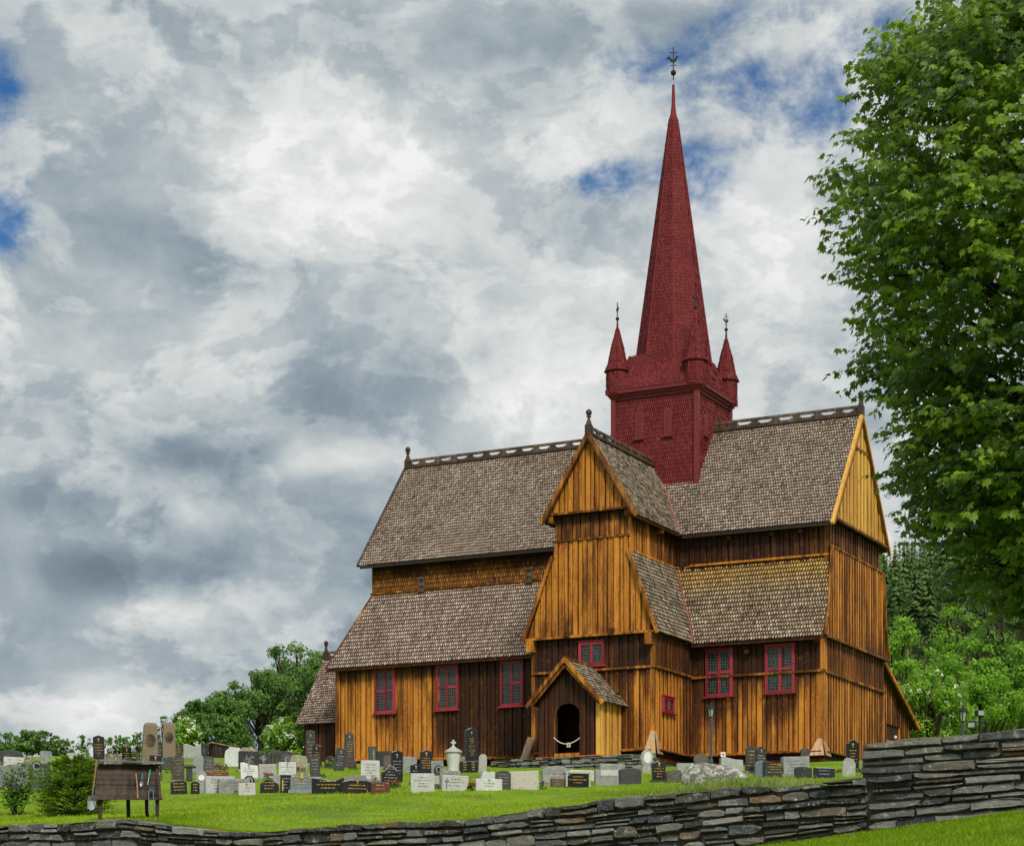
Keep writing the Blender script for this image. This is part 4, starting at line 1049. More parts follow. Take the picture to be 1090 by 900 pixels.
    if 't' in motif:
        mb = MB(); mb.box((0, y, h * .35), (.04, .012, h * .5))
        for i in range(34):
            t = r.uniform(0, 6.28); q = r.random() ** .6; mb.box((w * .32 * q * math.cos(t), y, h * .55 + h * .27 * q * math.sin(t)), (.05, .012 + .004 * r.random(), .025), ax=(Vector((math.cos(t), 0, math.sin(t))), Vector((0, 1, 0)), Vector((-math.sin(t), 0, math.cos(t)))))
        mb.build('carving', M['grey'], root)
    if 'k' in motif:
        mb = MB(); mb.box((-w * .3, y, h * .42), (.035, .012, h * .6)); mb.build('candle_inlay', M['gold'], root)
    if 'G' in motif:
        mb = MB()
        for x in (-.36, .36): mb.lathe((x * w, y + .01, h * .86), [(.001, -.03), (.035, -.015), (.04, .01), (.001, .03)], 7, sy=.4)
        mb.box((.02, y - .02, h * .80), (.075, .05, .14)); mb.build('ornament', M['gold'], root)
    if 'p' in motif:
        mb = MB(); mb.box((w * .08, y, h * .80), (w * .72, .014, h * .36)); mb.build('panel', M['white_st'], root)
    if sh == 'gothic' and mat == 'rough2':
        mb = MB()
        for x in (-.22, .22): mb.tube([(x * w, y - .005, .06), (x * w, y - .005, h * .72)], .028, 6)
        mb.build('carving', M['dark2'], root)
    if sh == 'crown':
        mb = MB()
        for i in range(9):
            t = math.pi * (i + .5) / 9; mb.lathe((math.cos(t) * w * .30, y, h * .70 + math.sin(t) * h * .2), [(.001, -.03), (.03, 0), (.001, .03)], 6, sy=.4)
        mb.build('carving', M['grey'], root)
GRAVES = [
 (-18.08, 74.84, 0.88, 0.64, 'low_arch', 'dark', 'n', 'dark arched headstone on the far left edge in front of the bushes'),
 (-17.81, 74.28, 0.74, 0.4, 'flat', 'white', 'd', 'low white headstone before the dark arched stone on the far left'),
 (-14.91, 62.18, 0.84, 0.67, 'arch2', 'lilac', 'n', 'wide lilac-grey rounded headstone behind the flowering rose bush'),
 (-17.22, 74.02, 0.37, 0.44, 'rough', 'lichen', 'n', 'small yellow lichen-covered stone right of the low white headstone on the far left'),
 (-17.77, 79.16, 0.41, 0.5, 'flat', 'grey', 'n', 'small square plain grey headstone rising behind the stone with a wheel cross'),
 (-13.43, 58.58, 0.32, 0.9, 'arch', 'dark', 'o', 'dark headstone with a carved wheel on its round top, left of the spruce bush'),
 (-13.15, 58.54, 0.29, 0.82, 'flat', 'dark', 'w', 'dark flat-topped headstone with pale lettering touching the left side of the spruce bush'),
 (-16.44, 78.5, 0.71, 0.43, 'flat', 'pale', 'n', 'pale slab seen just above the top of the spruce bush'),
 (-15.79, 79.46, 0.43, 1.08, 'peak', 'black', 'cg', 'tall black headstone with gold text standing between the spruce bush and the tool board roof'),
 (-15.08, 78.54, 0.67, 0.37, 'flat', 'lichen', 'n', 'low lichen-grey slab behind the tool board roof'),
 (-14.6, 78.72, 0.36, 0.64, 'flat', 'black', 'cg', "black square-topped headstone with bright gold text above the tool board's right half"),
 (-14.35, 77.96, 0.49, 0.28, 'low_arch', 'black', 'g', 'small black low headstone in front of the gold-lettered one above the tool board'),
 (-14.21, 78.88, 0.16, 0.46, 'flat', 'dark', 'g', 'very narrow dark post-like headstone left of the twin brown obelisks'),
 (-13.66, 78.22, 0.64, 1.59, 'obelisk', 'brown', 'o', 'left one of two tall brown stone obelisks with a dark oval plaque'),
 (-14.24, 86.2, 0.6, 1.48, 'obelisk', 'brown', 'o', 'right one of two tall brown stone obelisks with a dark oval plaque'),
 (-14.37, 84.66, 0.29, 0.69, 'flat', 'dark', 'w', 'dark slab standing in the gap between the two brown obelisks'),
 (-12.12, 70.64, 0.42, 0.67, 'flat', 'black', 'cg', 'black headstone with dense gold lettering in front of the left brown obelisk'),
 (-11.21, 65.54, 0.34, 0.31, 'arch', 'brown', 'O', 'small brown round-topped headstone with a white disc, right of the tool board'),
 (-12.45, 74.46, 0.19, 0.44, 'flat', 'dark', 'n', 'narrow dark plain headstone below the right brown obelisk'),
 (-12.26, 74.52, 0.19, 0.47, 'flat', 'dark', 'n', 'narrow dark headstone beside the carved grey scroll stone, below the right brown obelisk'),
 (-14.08, 87.82, 0.28, 0.6, 'peak', 'dark', 'cg', 'dark headstone with gold cross right beside the right brown obelisk'),
 (-10.27, 63.9, 0.38, 0.87, 'shoulder', 'rough2', 'd', 'tall weathered grey-black headstone with a shaped shoulder top and worn carving'),
 (-13.23, 86.0, 0.72, 0.64, 'wave', 'pale', 'n', 'pale grey headstone with a sagging curved top in front of the big tree'),
 (-13.0, 87.66, 0.32, 0.55, 'flat', 'dark', 'w', 'dark stepped headstone beside the pale curved-top stone'),
 (-10.13, 65.22, 0.31, 0.5, 'column', 'dark', 'n', 'dark pedestal with a projecting flat cap behind the low black gold-lettered stones'),
 (-9.13, 56.96, 0.44, 0.4, 'low_arch', 'black', 'g', 'low black headstone with gold text on its lower half, leftmost of a front pair'),
 (-8.68, 56.92, 0.24, 0.37, 'low_arch', 'black', 'g', 'low black headstone with gold text, right one of a front pair near the tool board'),
 (-10.85, 71.72, 0.36, 0.68, 'arch', 'blue', 'cg', 'blue-black rounded headstone with gold lettering behind the dark pedestal'),
 (-10.73, 73.36, 0.36, 0.53, 'flat', 'dark', 'w', 'dark square headstone right of the blue-black rounded one'),
 (-8.63, 57.66, 0.29, 0.63, 'arch', 'grey', 'O', 'grey rounded headstone with a white disc near its top'),
 (-9.7, 68.2, 0.77, 0.23, 'low_arch', 'redbrown', 'g', 'low wide red-brown curved headstone lying behind long grey slabs'),
 (-8.09, 57.6, 0.81, 0.47, 'flat', 'pale', 'd', 'wide pale grey slab with green ivy at its right end'),
 (-7.67, 57.3, 0.88, 0.41, 'flat', 'grey', 'd', 'wide mid-grey slab right of the pale slab with ivy'),
 (-10.57, 78.68, 0.64, 0.71, 'rough', 'white', 'n', 'broad whitewashed rough stone beside the little brown hut'),
 (-10.98, 86.54, 0.74, 0.47, 'rough', 'lichen', 'n', 'pale lichen-crusted rough stone behind the dark headstone with carved tree'),
 (-10.69, 75.5, 0.34, 0.29, 'flat', 'brown', 'n', 'low brown headstone with flowers in front of the brown hut'),
 (-9.37, 73.86, 0.7, 0.73, 'framed', 'dark', 't', 'square dark headstone in a pale frame with a pale carved tree'),
 (-9.69, 81.08, 0.39, 0.44, 'flat', 'dark', 't', 'dark square headstone with leaf carving left of the twin-column stone'),
 (-9.16, 79.42, 0.36, 0.68, 'gothic', 'rough2', 'n', 'brownish pointed headstone with two upright carved columns'),
 (-8.72, 79.68, 0.65, 0.58, 'low_arch', 'dark', 't', 'wide dark headstone with carved branches before the white-flowering elder'),
 (-7.66, 74.54, 0.66, 0.61, 'rough', 'lichen', 'n', 'rounded speckled boulder headstone left of the dark wooden annex'),
 (-8.24, 65.24, 0.55, 0.59, 'slant', 'white', 'cd', 'white headstone with slanted top, leftmost of three white ones in a row'),
 (-7.93, 67.46, 0.56, 0.46, 'flat', 'white2', 'd', 'pinkish-white headstone, middle of three white ones in a row'),
 (-7.52, 69.54, 0.58, 0.46, 'flat', 'white', 'cd', 'clean white headstone, rightmost of three white ones in a row'),
 (-7.19, 56.4, 0.46, 0.33, 'flat', 'white2', 'cd', 'small low white front headstone left of the pointed black stone'),
 (-7.86, 62.04, 0.32, 0.31, 'arch', 'black', 'o', 'small black arched stone peeking over the low white front headstone'),
 (-6.7, 57.38, 0.51, 0.39, 'gothic', 'black', 'g', 'black headstone with a pointed arched top and small gold text'),
 (-6.23, 57.18, 0.3, 0.52, 'flat', 'black', 'wk', 'black headstone with a gold candle strip beside the blue-grey stone'),
 (-5.77, 56.8, 0.59, 0.58, 'shoulder', 'blue', 'gG', 'blue-grey front headstone with gold lettering and gold corner ornaments'),
 (-7.11, 62.66, 0.23, 0.31, 'flat', 'grey', 'n', 'small plain grey stone behind the pointed black headstone'),
 (-7.86, 81.2, 0.37, 1.38, 'peak', 'dark2', 'cg', 'tall dark pillar headstone with gold text against the dark annex wall'),
 (-7.36, 78.5, 0.34, 0.89, 'peak', 'black', 'cg', 'black pointed headstone with a gold cross in front of the tall annex pillar'),
 (-6.33, 66.74, 0.32, 0.78, 'shoulder', 'dark2', 'w', 'narrow charcoal headstone covered in pale lettering, before the pointed black stone'),
 (-6.89, 78.78, 0.46, 0.46, 'arch', 'dark2', 'n', 'small charcoal rounded headstone behind yellow flowers at the annex'),
 (-6.24, 74.7, 0.35, 0.83, 'lean', 'dark2', 'cw', 'charcoal headstone leaning to the right, left of the tall dark obelisk'),
 (-6.2, 79.2, 0.5, 1.36, 'obelisk_base', 'dark2', 'cg', 'tall charcoal obelisk on a square base by the orange church wall'),
 (-4.98, 56.16, 0.86, 0.43, 'wave', 'black', 'g', 'wide polished black headstone with an irregular wavy top and gold text'),
 (-4.78, 63.26, 0.8, 0.27, 'rough', 'grey', 'n', 'rough grey natural stone behind the wide brown and black headstone'),
 (-4.15, 55.46, 0.79, 0.36, 'low_arch', 'brownblack', 'cg', 'wide brown and black headstone with a gold cross and gold names'),
 (-3.45, 54.5, 0.49, 0.3, 'low_arch', 'redbrown', 'g', 'low red-brown headstone with slanted gold text at the front'),
 (-4.44, 64.96, 0.59, 0.66, 'flat', 'white', 'd', 'white headstone with dark lettering and a red flower at its foot'),
 (-5.54, 82.8, 0.34, 0.75, 'flat', 'dark', 'C', 'dark slab with a tall pale cross in front of the orange wall'),
 (-4.79, 78.08, 0.58, 0.67, 'flat', 'dark', 'n', 'plain wide dark slab right of the slab with a tall pale cross'),
 (-4.58, 76.56, 0.33, 0.52, 'flat', 'brown', 'd', 'small tan headstone with vertical carving left of the tall pointed black one'),
 (-3.58, 64.56, 0.37, 0.99, 'peak', 'black', 'cw', 'tall black pointed headstone with a faint cross near the red wreath'),
 (-3.53, 60.04, 0.52, 0.66, 'crown', 'black', 'w', 'black headstone with a carved ornamental crown top and white lettering'),
 (-3.65, 73.94, 0.52, 0.53, 'flat', 'grey', 'n', 'plain light grey slab at the foot of the orange church wall'),
 (-2.86, 61.66, 0.33, 0.64, 'peak', 'black', 'cw', 'black pointed headstone with a white cross behind the big white lettered stone'),
 (-2.94, 70.96, 0.42, 0.85, 'peak', 'black', 'cg', 'black headstone with gold lettering left of the white urn monument'),
 (-2.54, 70.96, 0.42, 0.48, 'flat', 'grey', 'd', 'plain grey headstone behind the round carved dark stone'),
 (-2.39, 67.56, 0.29, 0.43, 'arch', 'dark', 'o', 'small dark round stone with pierced carving'),
 (-2.33, 54.02, 0.62, 0.48, 'flat', 'white', 'd', 'large white headstone with rows of dark lettering at the front'),
 (-2.11, 58.28, 0.18, 0.34, 'flat', 'white2', 'n', 'small white headstone tucked behind the right edge of the large white lettered one'),
 (-1.68, 56.96, 0.58, 0.55, 'slant', 'rough', 'n', 'greenish grey rough headstone with a slanting top'),
 (-1.48, 54.0, 0.68, 0.39, 'flat', 'white', 'Cd', 'wide white headstone with a tall dark cross at its left side'),
 (-1.39, 72.88, 0.51, 1.58, 'obelisk_base2', 'black', 'cg', 'tallest black polished obelisk with many gold lines on a wide black base'),
 (-1.71, 72.88, 0.28, 0.56, 'rough', 'grey', 'n', 'grey rough stone left behind the tall black polished obelisk'),
 (-1.03, 71.88, 0.28, 0.68, 'arch', 'pale', 'n', 'pale stone right behind the tall black polished obelisk'),
 (-0.62, 54.14, 0.71, 0.29, 'flat', 'white', 'cd', 'low wide white headstone right of the red flowers under the black obelisk'),
 (-0.73, 63.72, 0.5, 0.29, 'rough', 'pale', 'n', "rounded pale boulder on top of the low wide white headstone's back"),
 (-0.24, 54.72, 0.41, 0.49, 'low_arch', 'dark', 'w', 'dark headstone with white lettering left of the cream speckled slab'),
 (0.31, 54.92, 0.79, 0.48, 'flat', 'cream', 'n', 'wide cream slab speckled with dark lichen below the porch'),
 (1.19, 56.78, 0.74, 0.53, 'low_arch', 'rough', 'd', 'wide grey-green arched headstone below the church door'),
 (1.22, 56.1, 0.37, 0.24, 'flat', 'brown', 'w', 'small brown headstone in front of the wide arched grey one'),
 (1.76, 56.26, 0.66, 0.37, 'low_arch', 'framedark', 'g', 'dark arched headstone in a pale frame with a gold ornament'),
 (2.03, 60.18, 0.79, 0.29, 'flat', 'cream', 'n', 'long low pale slab behind the framed dark headstone'),
 (2.85, 59.18, 0.72, 0.51, 'flat', 'rough', 'n', 'tall grey-green slab behind the grey stone with a white panel'),
 (2.61, 57.38, 0.66, 0.43, 'flat', 'grey', 'p', 'grey headstone with a white panel along its top'),
 (3.3, 58.24, 0.65, 0.45, 'low_arch', 'dark2', 'n', 'rough dark charcoal headstone right of the white-panelled stone'),
 (4.28, 66.48, 0.44, 0.78, 'ornate', 'rough', 'O', 'ornate grey headstone with a large white oval below the corner boards'),
 (4.16, 58.86, 0.39, 0.64, 'peak', 'black', 'cg', 'black gabled headstone with a gold cross and gold text'),
 (4.55, 58.28, 0.51, 0.37, 'low_arch', 'rough2', 'd', 'weathered grey-brown headstone right of the black gabled one'),
 (5.25, 62.94, 0.53, 0.4, 'flat', 'pale', 'n', 'pale stone behind the left end of the large boulder'),
 (6.0, 65.9, 0.49, 0.61, 'arch', 'rough2', 'n', 'dark mossy arched headstone behind the large boulder'),
 (7.11, 67.28, 0.75, 0.43, 'slant', 'pale', 'n', 'pale irregular slab with pointed left corner beside the lamp post'),
 (7.38, 64.32, 0.33, 0.87, 'shoulder', 'dark2', 'g', 'dark headstone with gold lettering, left of a joined pair by the church wall'),
 (7.63, 63.68, 0.32, 0.84, 'shoulder', 'dark2', 'cw', 'dark headstone with a cross, right of a joined pair by the church wall'),
 (7.22, 60.48, 0.33, 0.46, 'arch', 'blue', 'n', 'small blue-grey rounded headstone in tall grass before the joined pair'),
 (7.46, 58.92, 0.69, 0.47, 'slope', 'dark', 'g', 'dark green-grey headstone sloping down to the right in tall grass'),
 (10.5, 74.48, 0.32, 0.56, 'peak', 'dark2', 'c', 'small dark headstone standing against the sill of the church wall'),
 (8.06, 59.02, 0.8, 0.56, 'flat', 'grey', 'd', 'large square grey headstone near the pale corner boards'),
 (7.99, 57.08, 0.49, 0.32, 'low_arch', 'dark', 'c', 'low dark olive headstone in front of the large square grey one'),
 (8.46, 56.32, 0.57, 0.29, 'flat', 'navy', 'w', 'low navy-black headstone with white lettering at the top of the retaining wall'),
 (10.2, 62.2, 0.38, 0.93, 'shoulder', 'black', 'cg', 'tall black headstone with gold cross at the far right of the graves'),
 (9.18, 56.72, 0.35, 0.51, 'arch', 'rough', 'n', 'small rough pale-grey headstone before the tall black one on the far right'),
 (9.59, 56.66, 0.12, 0.67, 'arch', 'pale', 'n', 'thin pale blue-grey slab seen edge-on beside the raised end of the wall'),
]
URN = (-1.98, 70.06, 1.07)
BOULDER = (5.47, 55.76, 0.92, 0.5, 0.4)
FLOWERS = [
 (-11.96, 72.05, 0.26, 0.17, ('fl_red', 'flower_w'), 'red and white flowers at the foot of the dark stones below the brown obelisks', 9),
 (-10.54, 74.55, 0.3, 0.22, ('fl_pink', 'fl_purple'), 'pink and purple flowers in front of the small brown hut', 12),
 (-10.33, 74.61, 0.2, 0.22, ('fl_purple', 'fl_yellow'), 'purple and yellow flowers right of the pink ones before the brown hut', 9),
 (-10.66, 78.95, 0.25, 0.23, ('fl_purple', 'fl_yellow'), 'purple pansies at the foot of the whitewashed rough stone', 9),
 (-7.75, 66.17, 0.3, 0.24, ('fl_pink',), 'bright magenta flowers between the pinkish-white and pointed black headstones', 14),
 (-7.34, 72.27, 0.36, 0.22, ('fl_red', 'fl_pink'), 'pink and red flowers in front of the speckled boulder headstone', 12),
 (-6.78, 77.71, 0.35, 0.39, ('fl_yellow',), 'tall yellow flowers at the corner of the dark annex', 14),
 (-6.12, 66.97, 0.18, 0.17, ('fl_pink',), 'small pink flowers beside the charcoal headstone with pale lettering', 6),
 (-5.88, 76.69, 0.24, 0.21, ('fl_red',), 'red flowers at the base of the tall charcoal obelisk', 9),
 (-4.25, 64.11, 0.15, 0.22, ('fl_red',), 'single red flower standing against a white headstone', 4),
 (-3.35, 58.91, 0.28, 0.23, ('fl_red',), 'large red wreath of flowers before the black crown-topped headstone', 22),
 (-2.04, 56.39, 0.15, 0.15, ('fl_purple',), 'purple flowers between two white front headstones', 7),
 (-1.05, 53.81, 0.16, 0.19, ('fl_red',), 'round red flowers under the tall black polished obelisk', 14),
 (0.78, 54.95, 0.19, 0.22, ('fl_purple', 'flower_w'), 'lilac flowers at the right end of the cream speckled slab', 10),
 (9.51, 60.27, 0.15, 0.13, ('fl_red',), 'two red flowers left of the rough pale-grey headstone on the far right', 4),
 (9.93, 59.55, 0.19, 0.13, ('fl_purple', 'fl_yellow'), 'small yellow and purple flowers at the raised end of the wall', 6),
 (-7.52, 56.87, 0.12, 0.11, ('fl_pink', 'flower_w'), 'pale pink flowers at the left foot of the small low white headstone', 5),
 (-13.05, 57.71, 0.26, 0.18, ('fl_purple', 'flower_w'), 'pale lilac flowers at the foot of the wheel-cross headstone', 7),
 (5.44, 64.61, 0.18, 0.15, ('fl_red',), 'small red flowers before the pale stone left of the boulder', 4),
]

rg = random.Random(41)
for g in GRAVES: headstone(*g, rg)

# the urn monument
def urn(X, Y, s):
    root = empty('urn_monument', (X, Y, ground(X, Y)), .2); tag(root, 'white stone urn-shaped monument with a small cross on its lid', 'monument')
    mb = MB(); mb.smooth = True
    mb.lathe((0, 0, 0), [(.20 * s, -.1), (.20 * s, .06 * s), (.17 * s, .10 * s), (.19 * s, .35 * s), (.235 * s, .66 * s), (.235 * s, .70 * s)], 16); mb.build('body', M['white_st'], root)
    mb = MB(); mb.lathe((0, 0, 0), [(.26 * s, .70 * s), (.285 * s, .73 * s), (.27 * s, .78 * s), (.15 * s, .84 * s), (.07 * s, .90 * s), (.04 * s, .93 * s)], 16); mb.build('lid', M['pale'], root)
    mb = MB(); z = 1.02 * s
    mb.box((0, 0, z), (.055 * s, .05 * s, .21 * s)); mb.box((0, 0, z + .02 * s), (.16 * s, .048 * s, .05 * s)); mb.build('cross', M['white_st'], root)
urn(*URN)

# ---------------------------------------------------------------- boulder and flowers
def boulder(X, Y, sx, sy, sz, label):
    bm = bmesh.new(); bmesh.ops.create_icosphere(bm, subdivisions=4, radius=1)
    for v in bm.verts:
        p = v.co.copy(); q = 1 + .16 * mnoise.noise(p * 1.3 + Vector((3, 1, 7))) + .05 * mnoise.noise(p * 4); q *= 1 - .12 * (p.x > .3) * p.z
        f = lambda t: math.copysign(abs(t) ** .72, t)
        v.co = Vector((f(p.x) * sx * q, f(p.y) * sy * q, f(p.z) * sz * q))
    me = bpy.data.meshes.new('boulder'); bm.to_mesh(me); bm.free(); me.materials.append(M['boulder'])
    o = bpy.data.objects.new('boulder', me); col.objects.link(o); o.location = (X, Y, ground(X, Y) + sz * .25); o.rotation_euler = (0, .06, .1)
    tag(o, label, 'boulder')
M['boulder'] = m_stone('boulder_stone', (.16, .15, .13), (.38, .37, .34), .85, .2, .75, (.62, .62, .58), scale=2.5, bump=.9)
boulder(*BOULDER, 'large pale lichened boulder lying in tall grass above the retaining wall')
def flowers(X, Y, w, h, mats, label, n, r):
    root = empty('grave_flowers', (X, Y, ground(X, Y))); tag(root, label, 'flowers', 'flowers on the graves')
    mb = MB(); pet = {m: MB() for m in mats}
    for i in range(n * 3):
        a = r.uniform(0, 6.28); x, y = w / 2 * r.uniform(-1, 1), .12 * r.uniform(-1, 1); z = r.uniform(.01, h * .8)
        q = .045; mb.add([(x, y, z), (x + q * math.cos(a), y + q * math.sin(a), z + .03), (x + 2 * q * math.cos(a), y + 2 * q * math.sin(a), z), (x + q * math.cos(a), y + q * math.sin(a), z - .02)], [(0, 1, 2, 3)], (r.random(), 0, 0))
    for i in range(n):
        m = mats[i % len(mats)]; c = Vector((w / 2 * r.uniform(-1, 1), .10 * r.uniform(-1, 1), h * r.uniform(.55, 1))); s = r.uniform(.028, .05)
        for k in range(6):
            t = k * math.pi / 3 + r.uniform(-.2, .2); u = Vector((math.cos(t), math.sin(t) * .8, .25)).normalized(); v = Vector((-math.sin(t), math.cos(t), 0))
            pet[m].add([c, c + u * s * .6 + v * s * .4, c + u * s * 1.1 + Vector((0, 0, .01)), c + u * s * .6 - v * s * .4], [(0, 1, 2, 3)], (r.random(), 0, 0))
        pet[m].lathe(c - Vector((0, 0, .012)), [(.002, -.02), (s * .55, 0), (s * .35, .02), (.002, .028)], 6, tint=(r.random() * .6 + .4, 0, 0))
    mb.build('leaves', M['stem'], root)
    for m in mats: pet[m].build('blossoms', M[m], root)
rf = random.Random(77)
for f in FLOWERS: flowers(*f, rf)
# ---------------------------------------------------------------- trees
def branch(mb, a, b, r0, r1, r, n=6, bend=.12):
    a, b = Vector(a), Vector(b); L = (b - a).length; pts = []
    off = Vector((r.gauss(0, 1), r.gauss(0, 1), r.gauss(0, .5))) * L * bend
    for i in range(n + 1):
        t = i / n; pts.append(a.lerp(b, t) + off * math.sin(math.pi * t) * .6 + Vector((r.gauss(0, 1), r.gauss(0, 1), 0)) * L * .008)
    mb.tube(pts, [r0 + (r1 - r0) * i / n for i in range(n + 1)], 7, tint=(r.random(), 0, 0), cap=False); return pts
def leafy_tree(name, label, px, ytop, wpx, Y, mat, n, leaf, group, cat, seed, flowers=0, sparse=False, lean=0.0, base=None):
    r = random.Random(seed); X = (px - 545) / 2211 * Y; z0 = ground(X, Y) if base is None else base
    ztop = (998.5 - ytop) / 2211 * Y + H; W = wpx / 2211 * Y / 2; h = ztop - z0
    root = empty(name, (X, Y, z0)); tag(root, label, cat, group)
    tb = MB(); cl = []
    zc = h * (.60 if not sparse else .55); rz = h - zc
    for i in range(17 if not sparse else 11):
        for _ in range(30):
            p = Vector((r.uniform(-1, 1), r.uniform(-1, 1), r.uniform(-1, 1)))
            if .25 < p.length < 1: break
        q = .30 + .12 * r.random()
        s = Vector((p.x * W * .78, p.y * W * .78, zc + p.z * rz * .80)); cl.append((s, W * q * r.uniform(.75, 1.25) if not sparse else W * .26))
    for i in range(6):                        # a skirt of foliage low down
        t = r.uniform(0, 6.28); cl.append((Vector((math.cos(t) * W * .6, math.sin(t) * W * .6, h * r.uniform(.15, .4))), W * .36))
    cl.append((Vector((lean, 0, h - W * .22)), W * .26))
    for i in range(14):                       # shoots that break the outline
        t = r.uniform(0, 6.28); e = r.uniform(.0, 1.4); cl.append((Vector((math.cos(t) * W * .98 * math.cos(e), math.sin(t) * W * .9 * math.cos(e), zc + rz * .95 * math.sin(e))), W * r.uniform(.10, .17)))
    tb.tube([(0, 0, -.3), (.05 * W, 0, h * .3), (-.03 * W, .05, h * .6), (lean * .5, 0, h * .9)], [.035 * h, .028 * h, .016 * h, .006 * h], 8)
    for s, q in cl: branch(tb, (0, 0, s.z * .45), s, .011 * h, .003 * h, r, 4, .1)
    tb.build('trunk', M['bark'], root)
    mb = MB(); fb = MB(); tot = sum(q ** 2 for s, q in cl)
    sun = Vector((.25, -.72, .65)).normalized()
    for s, q in cl:
        cb = r.uniform(-.16, .16)
        for _ in range(int(n * q * q / tot)):
            d = Vector((r.gauss(0, 1), r.gauss(0, 1), r.gauss(0, 1))).normalized(); k = r.random() ** .45 * (1 + .25 * mnoise.noise(s + d * 2.2))
            p = s + Vector((d.x * q * 1.1, d.y * q * 1.1, d.z * q * .85)) * k * (1.0 if not sparse else r.uniform(.5, 1.35))
            if p.z < .1: continue
            nn = (d + Vector((r.gauss(0, .6), r.gauss(0, .6), .5 + r.gauss(0, .5)))).normalized()
            a = nn.cross(Vector((r.gauss(0, 1), r.gauss(0, 1), .2))).normalized(); b = nn.cross(a); L = leaf * r.uniform(.6, 1.25)
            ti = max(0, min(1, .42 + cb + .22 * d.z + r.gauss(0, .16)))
            if flowers and r.random() < flowers and d.y < .4 and k > .75:
                for j in range(6):
                    o = p + d * .05 + a * r.uniform(-.09, .09) + b * r.uniform(-.09, .09); w = .045
                    fb.add([o - a * w, o - b * w, o + a * w, o + b * w], [(0, 1, 2, 3)], (r.random(), 0, 0))
            mb.add([p - a * L * .5, p - b * L * .28 + nn * L * .06, p + a * L * .5, p + b * L * .28 + nn * L * .06], [(0, 1, 2, 3)], (ti, 0, 0))
    mb.build('crown', M[mat], root)
    if flowers: fb.build('blossoms', M['flower_w'], root)
GL, GR = 'trees behind the left graves', 'trees behind the wall on the right'
leafy_tree('broadleaf_tree', 'tallest dark green tree just left of the church annex', 316, 681, 92, 108, 'leaf_mid', 13500, .18, GL, 'tree', 101)
leafy_tree('broadleaf_tree', 'dark green tree of middle height sloping down left of the tallest one', 276, 712, 80, 104, 'leaf_mid', 12000, .18, GL, 'tree', 102)
leafy_tree('broadleaf_tree', 'lower rounded dark green tree above the small brown hut', 240, 737, 78, 101, 'leaf_mid', 10500, .18, GL, 'tree', 103)
leafy_tree('broadleaf_tree', 'small leftmost dark green tree beside the twin obelisks', 208, 744, 48, 99, 'leaf_mid', 6750, .18, GL, 'tree', 104)
leafy_tree('broadleaf_tree', 'dense dark tree partly hidden by the wooden annex', 340, 700, 70, 103, 'leaf_mid', 9000, .18, GL, 'tree', 105)
leafy_tree('elder_bush', 'white-flowering bush right beside the dark wooden annex', 302, 764, 52, 93, 'leaf_light', 4200, .17, 'flowering bushes', 'bush', 106, .11)
leafy_tree('elder_bush', 'white-flowering bush next to the right twin obelisk', 196, 764, 36, 93.5, 'leaf_light', 2600, .17, 'flowering bushes', 'bush', 107, .12)
FL = 'bushes on the far left skyline'
for i, (px, yt, w, n, lab) in enumerate(((6, 779, 36, 1500, 'leafy bush cut by the left edge of the picture on the skyline'), (28, 777, 34, 1500, 'leafy skyline bush above the yellow lichen-covered stone'), (48, 778, 30, 1300, 'leafy skyline bush behind the small square grey headstone'),
        (68, 786, 26, 500, 'thin twiggy bush on the skyline left of the tall black headstone'), (88, 782, 22, 260, 'sparse reddish twiggy bush on the skyline above the spruce bush'), (127, 783, 36, 700, 'thin leafy bush behind the gold-lettered black headstones'), (146, 780, 26, 450, 'thin arching bush just left of the left twin obelisk'), (174, 761, 20, 300, 'thin bare-topped bush behind the twin obelisks'))):
    leafy_tree('skyline_bush', lab, px, yt, w, 92 + i * .7, 'leaf_mid', n, .17, FL, 'bush', 120 + i, 0, True)
leafy_tree('broadleaf_tree', 'bright green tree touching the church end wall on the right', 962, 654, 84, 108, 'leaf_light', 11700, .19, GR, 'tree', 131)
leafy_tree('broadleaf_tree', 'tall grey-green tree behind the bright ones on the right', 1012, 640, 90, 116, 'leaf_light', 10400, .19, GR, 'tree', 132)
leafy_tree('broadleaf_tree', 'dark green tree under the hanging maple boughs at the right edge', 1064, 622, 96, 112, 'leaf_dark', 11700, .19, GR, 'tree', 133)
leafy_tree('broadleaf_tree', 'lower light green tree filling the space beside the sacristy roof', 966, 700, 74, 100, 'leaf_light', 9100, .19, GR, 'tree', 134)
leafy_tree('broadleaf_tree', 'light green tree in the middle of the right-hand trees', 1030, 676, 90, 103, 'leaf_light', 11050, .19, GR, 'tree', 135)
leafy_tree('broadleaf_tree', 'shaded green tree cut by the right edge of the picture', 1084, 682, 80, 99, 'leaf_light', 9750, .19, GR, 'tree', 136)
leafy_tree('elder_bush', 'white-flowering bushy tree rising behind the raised stone wall', 992, 712, 84, 93, 'leaf_light', 7500, .19, 'flowering bushes', 'bush', 137, .07)

leafy_tree('broadleaf_tree', 'broad fresh green tree just above the two floodlights on the right', 1046, 700, 92, 97, 'leaf_light', 9000, .19, GR, 'tree', 138)
leafy_tree('broadleaf_tree', 'low bright green bushy tree beside the sacristy door', 958, 728, 56, 96, 'leaf_light', 6000, .18, GR, 'tree', 139)
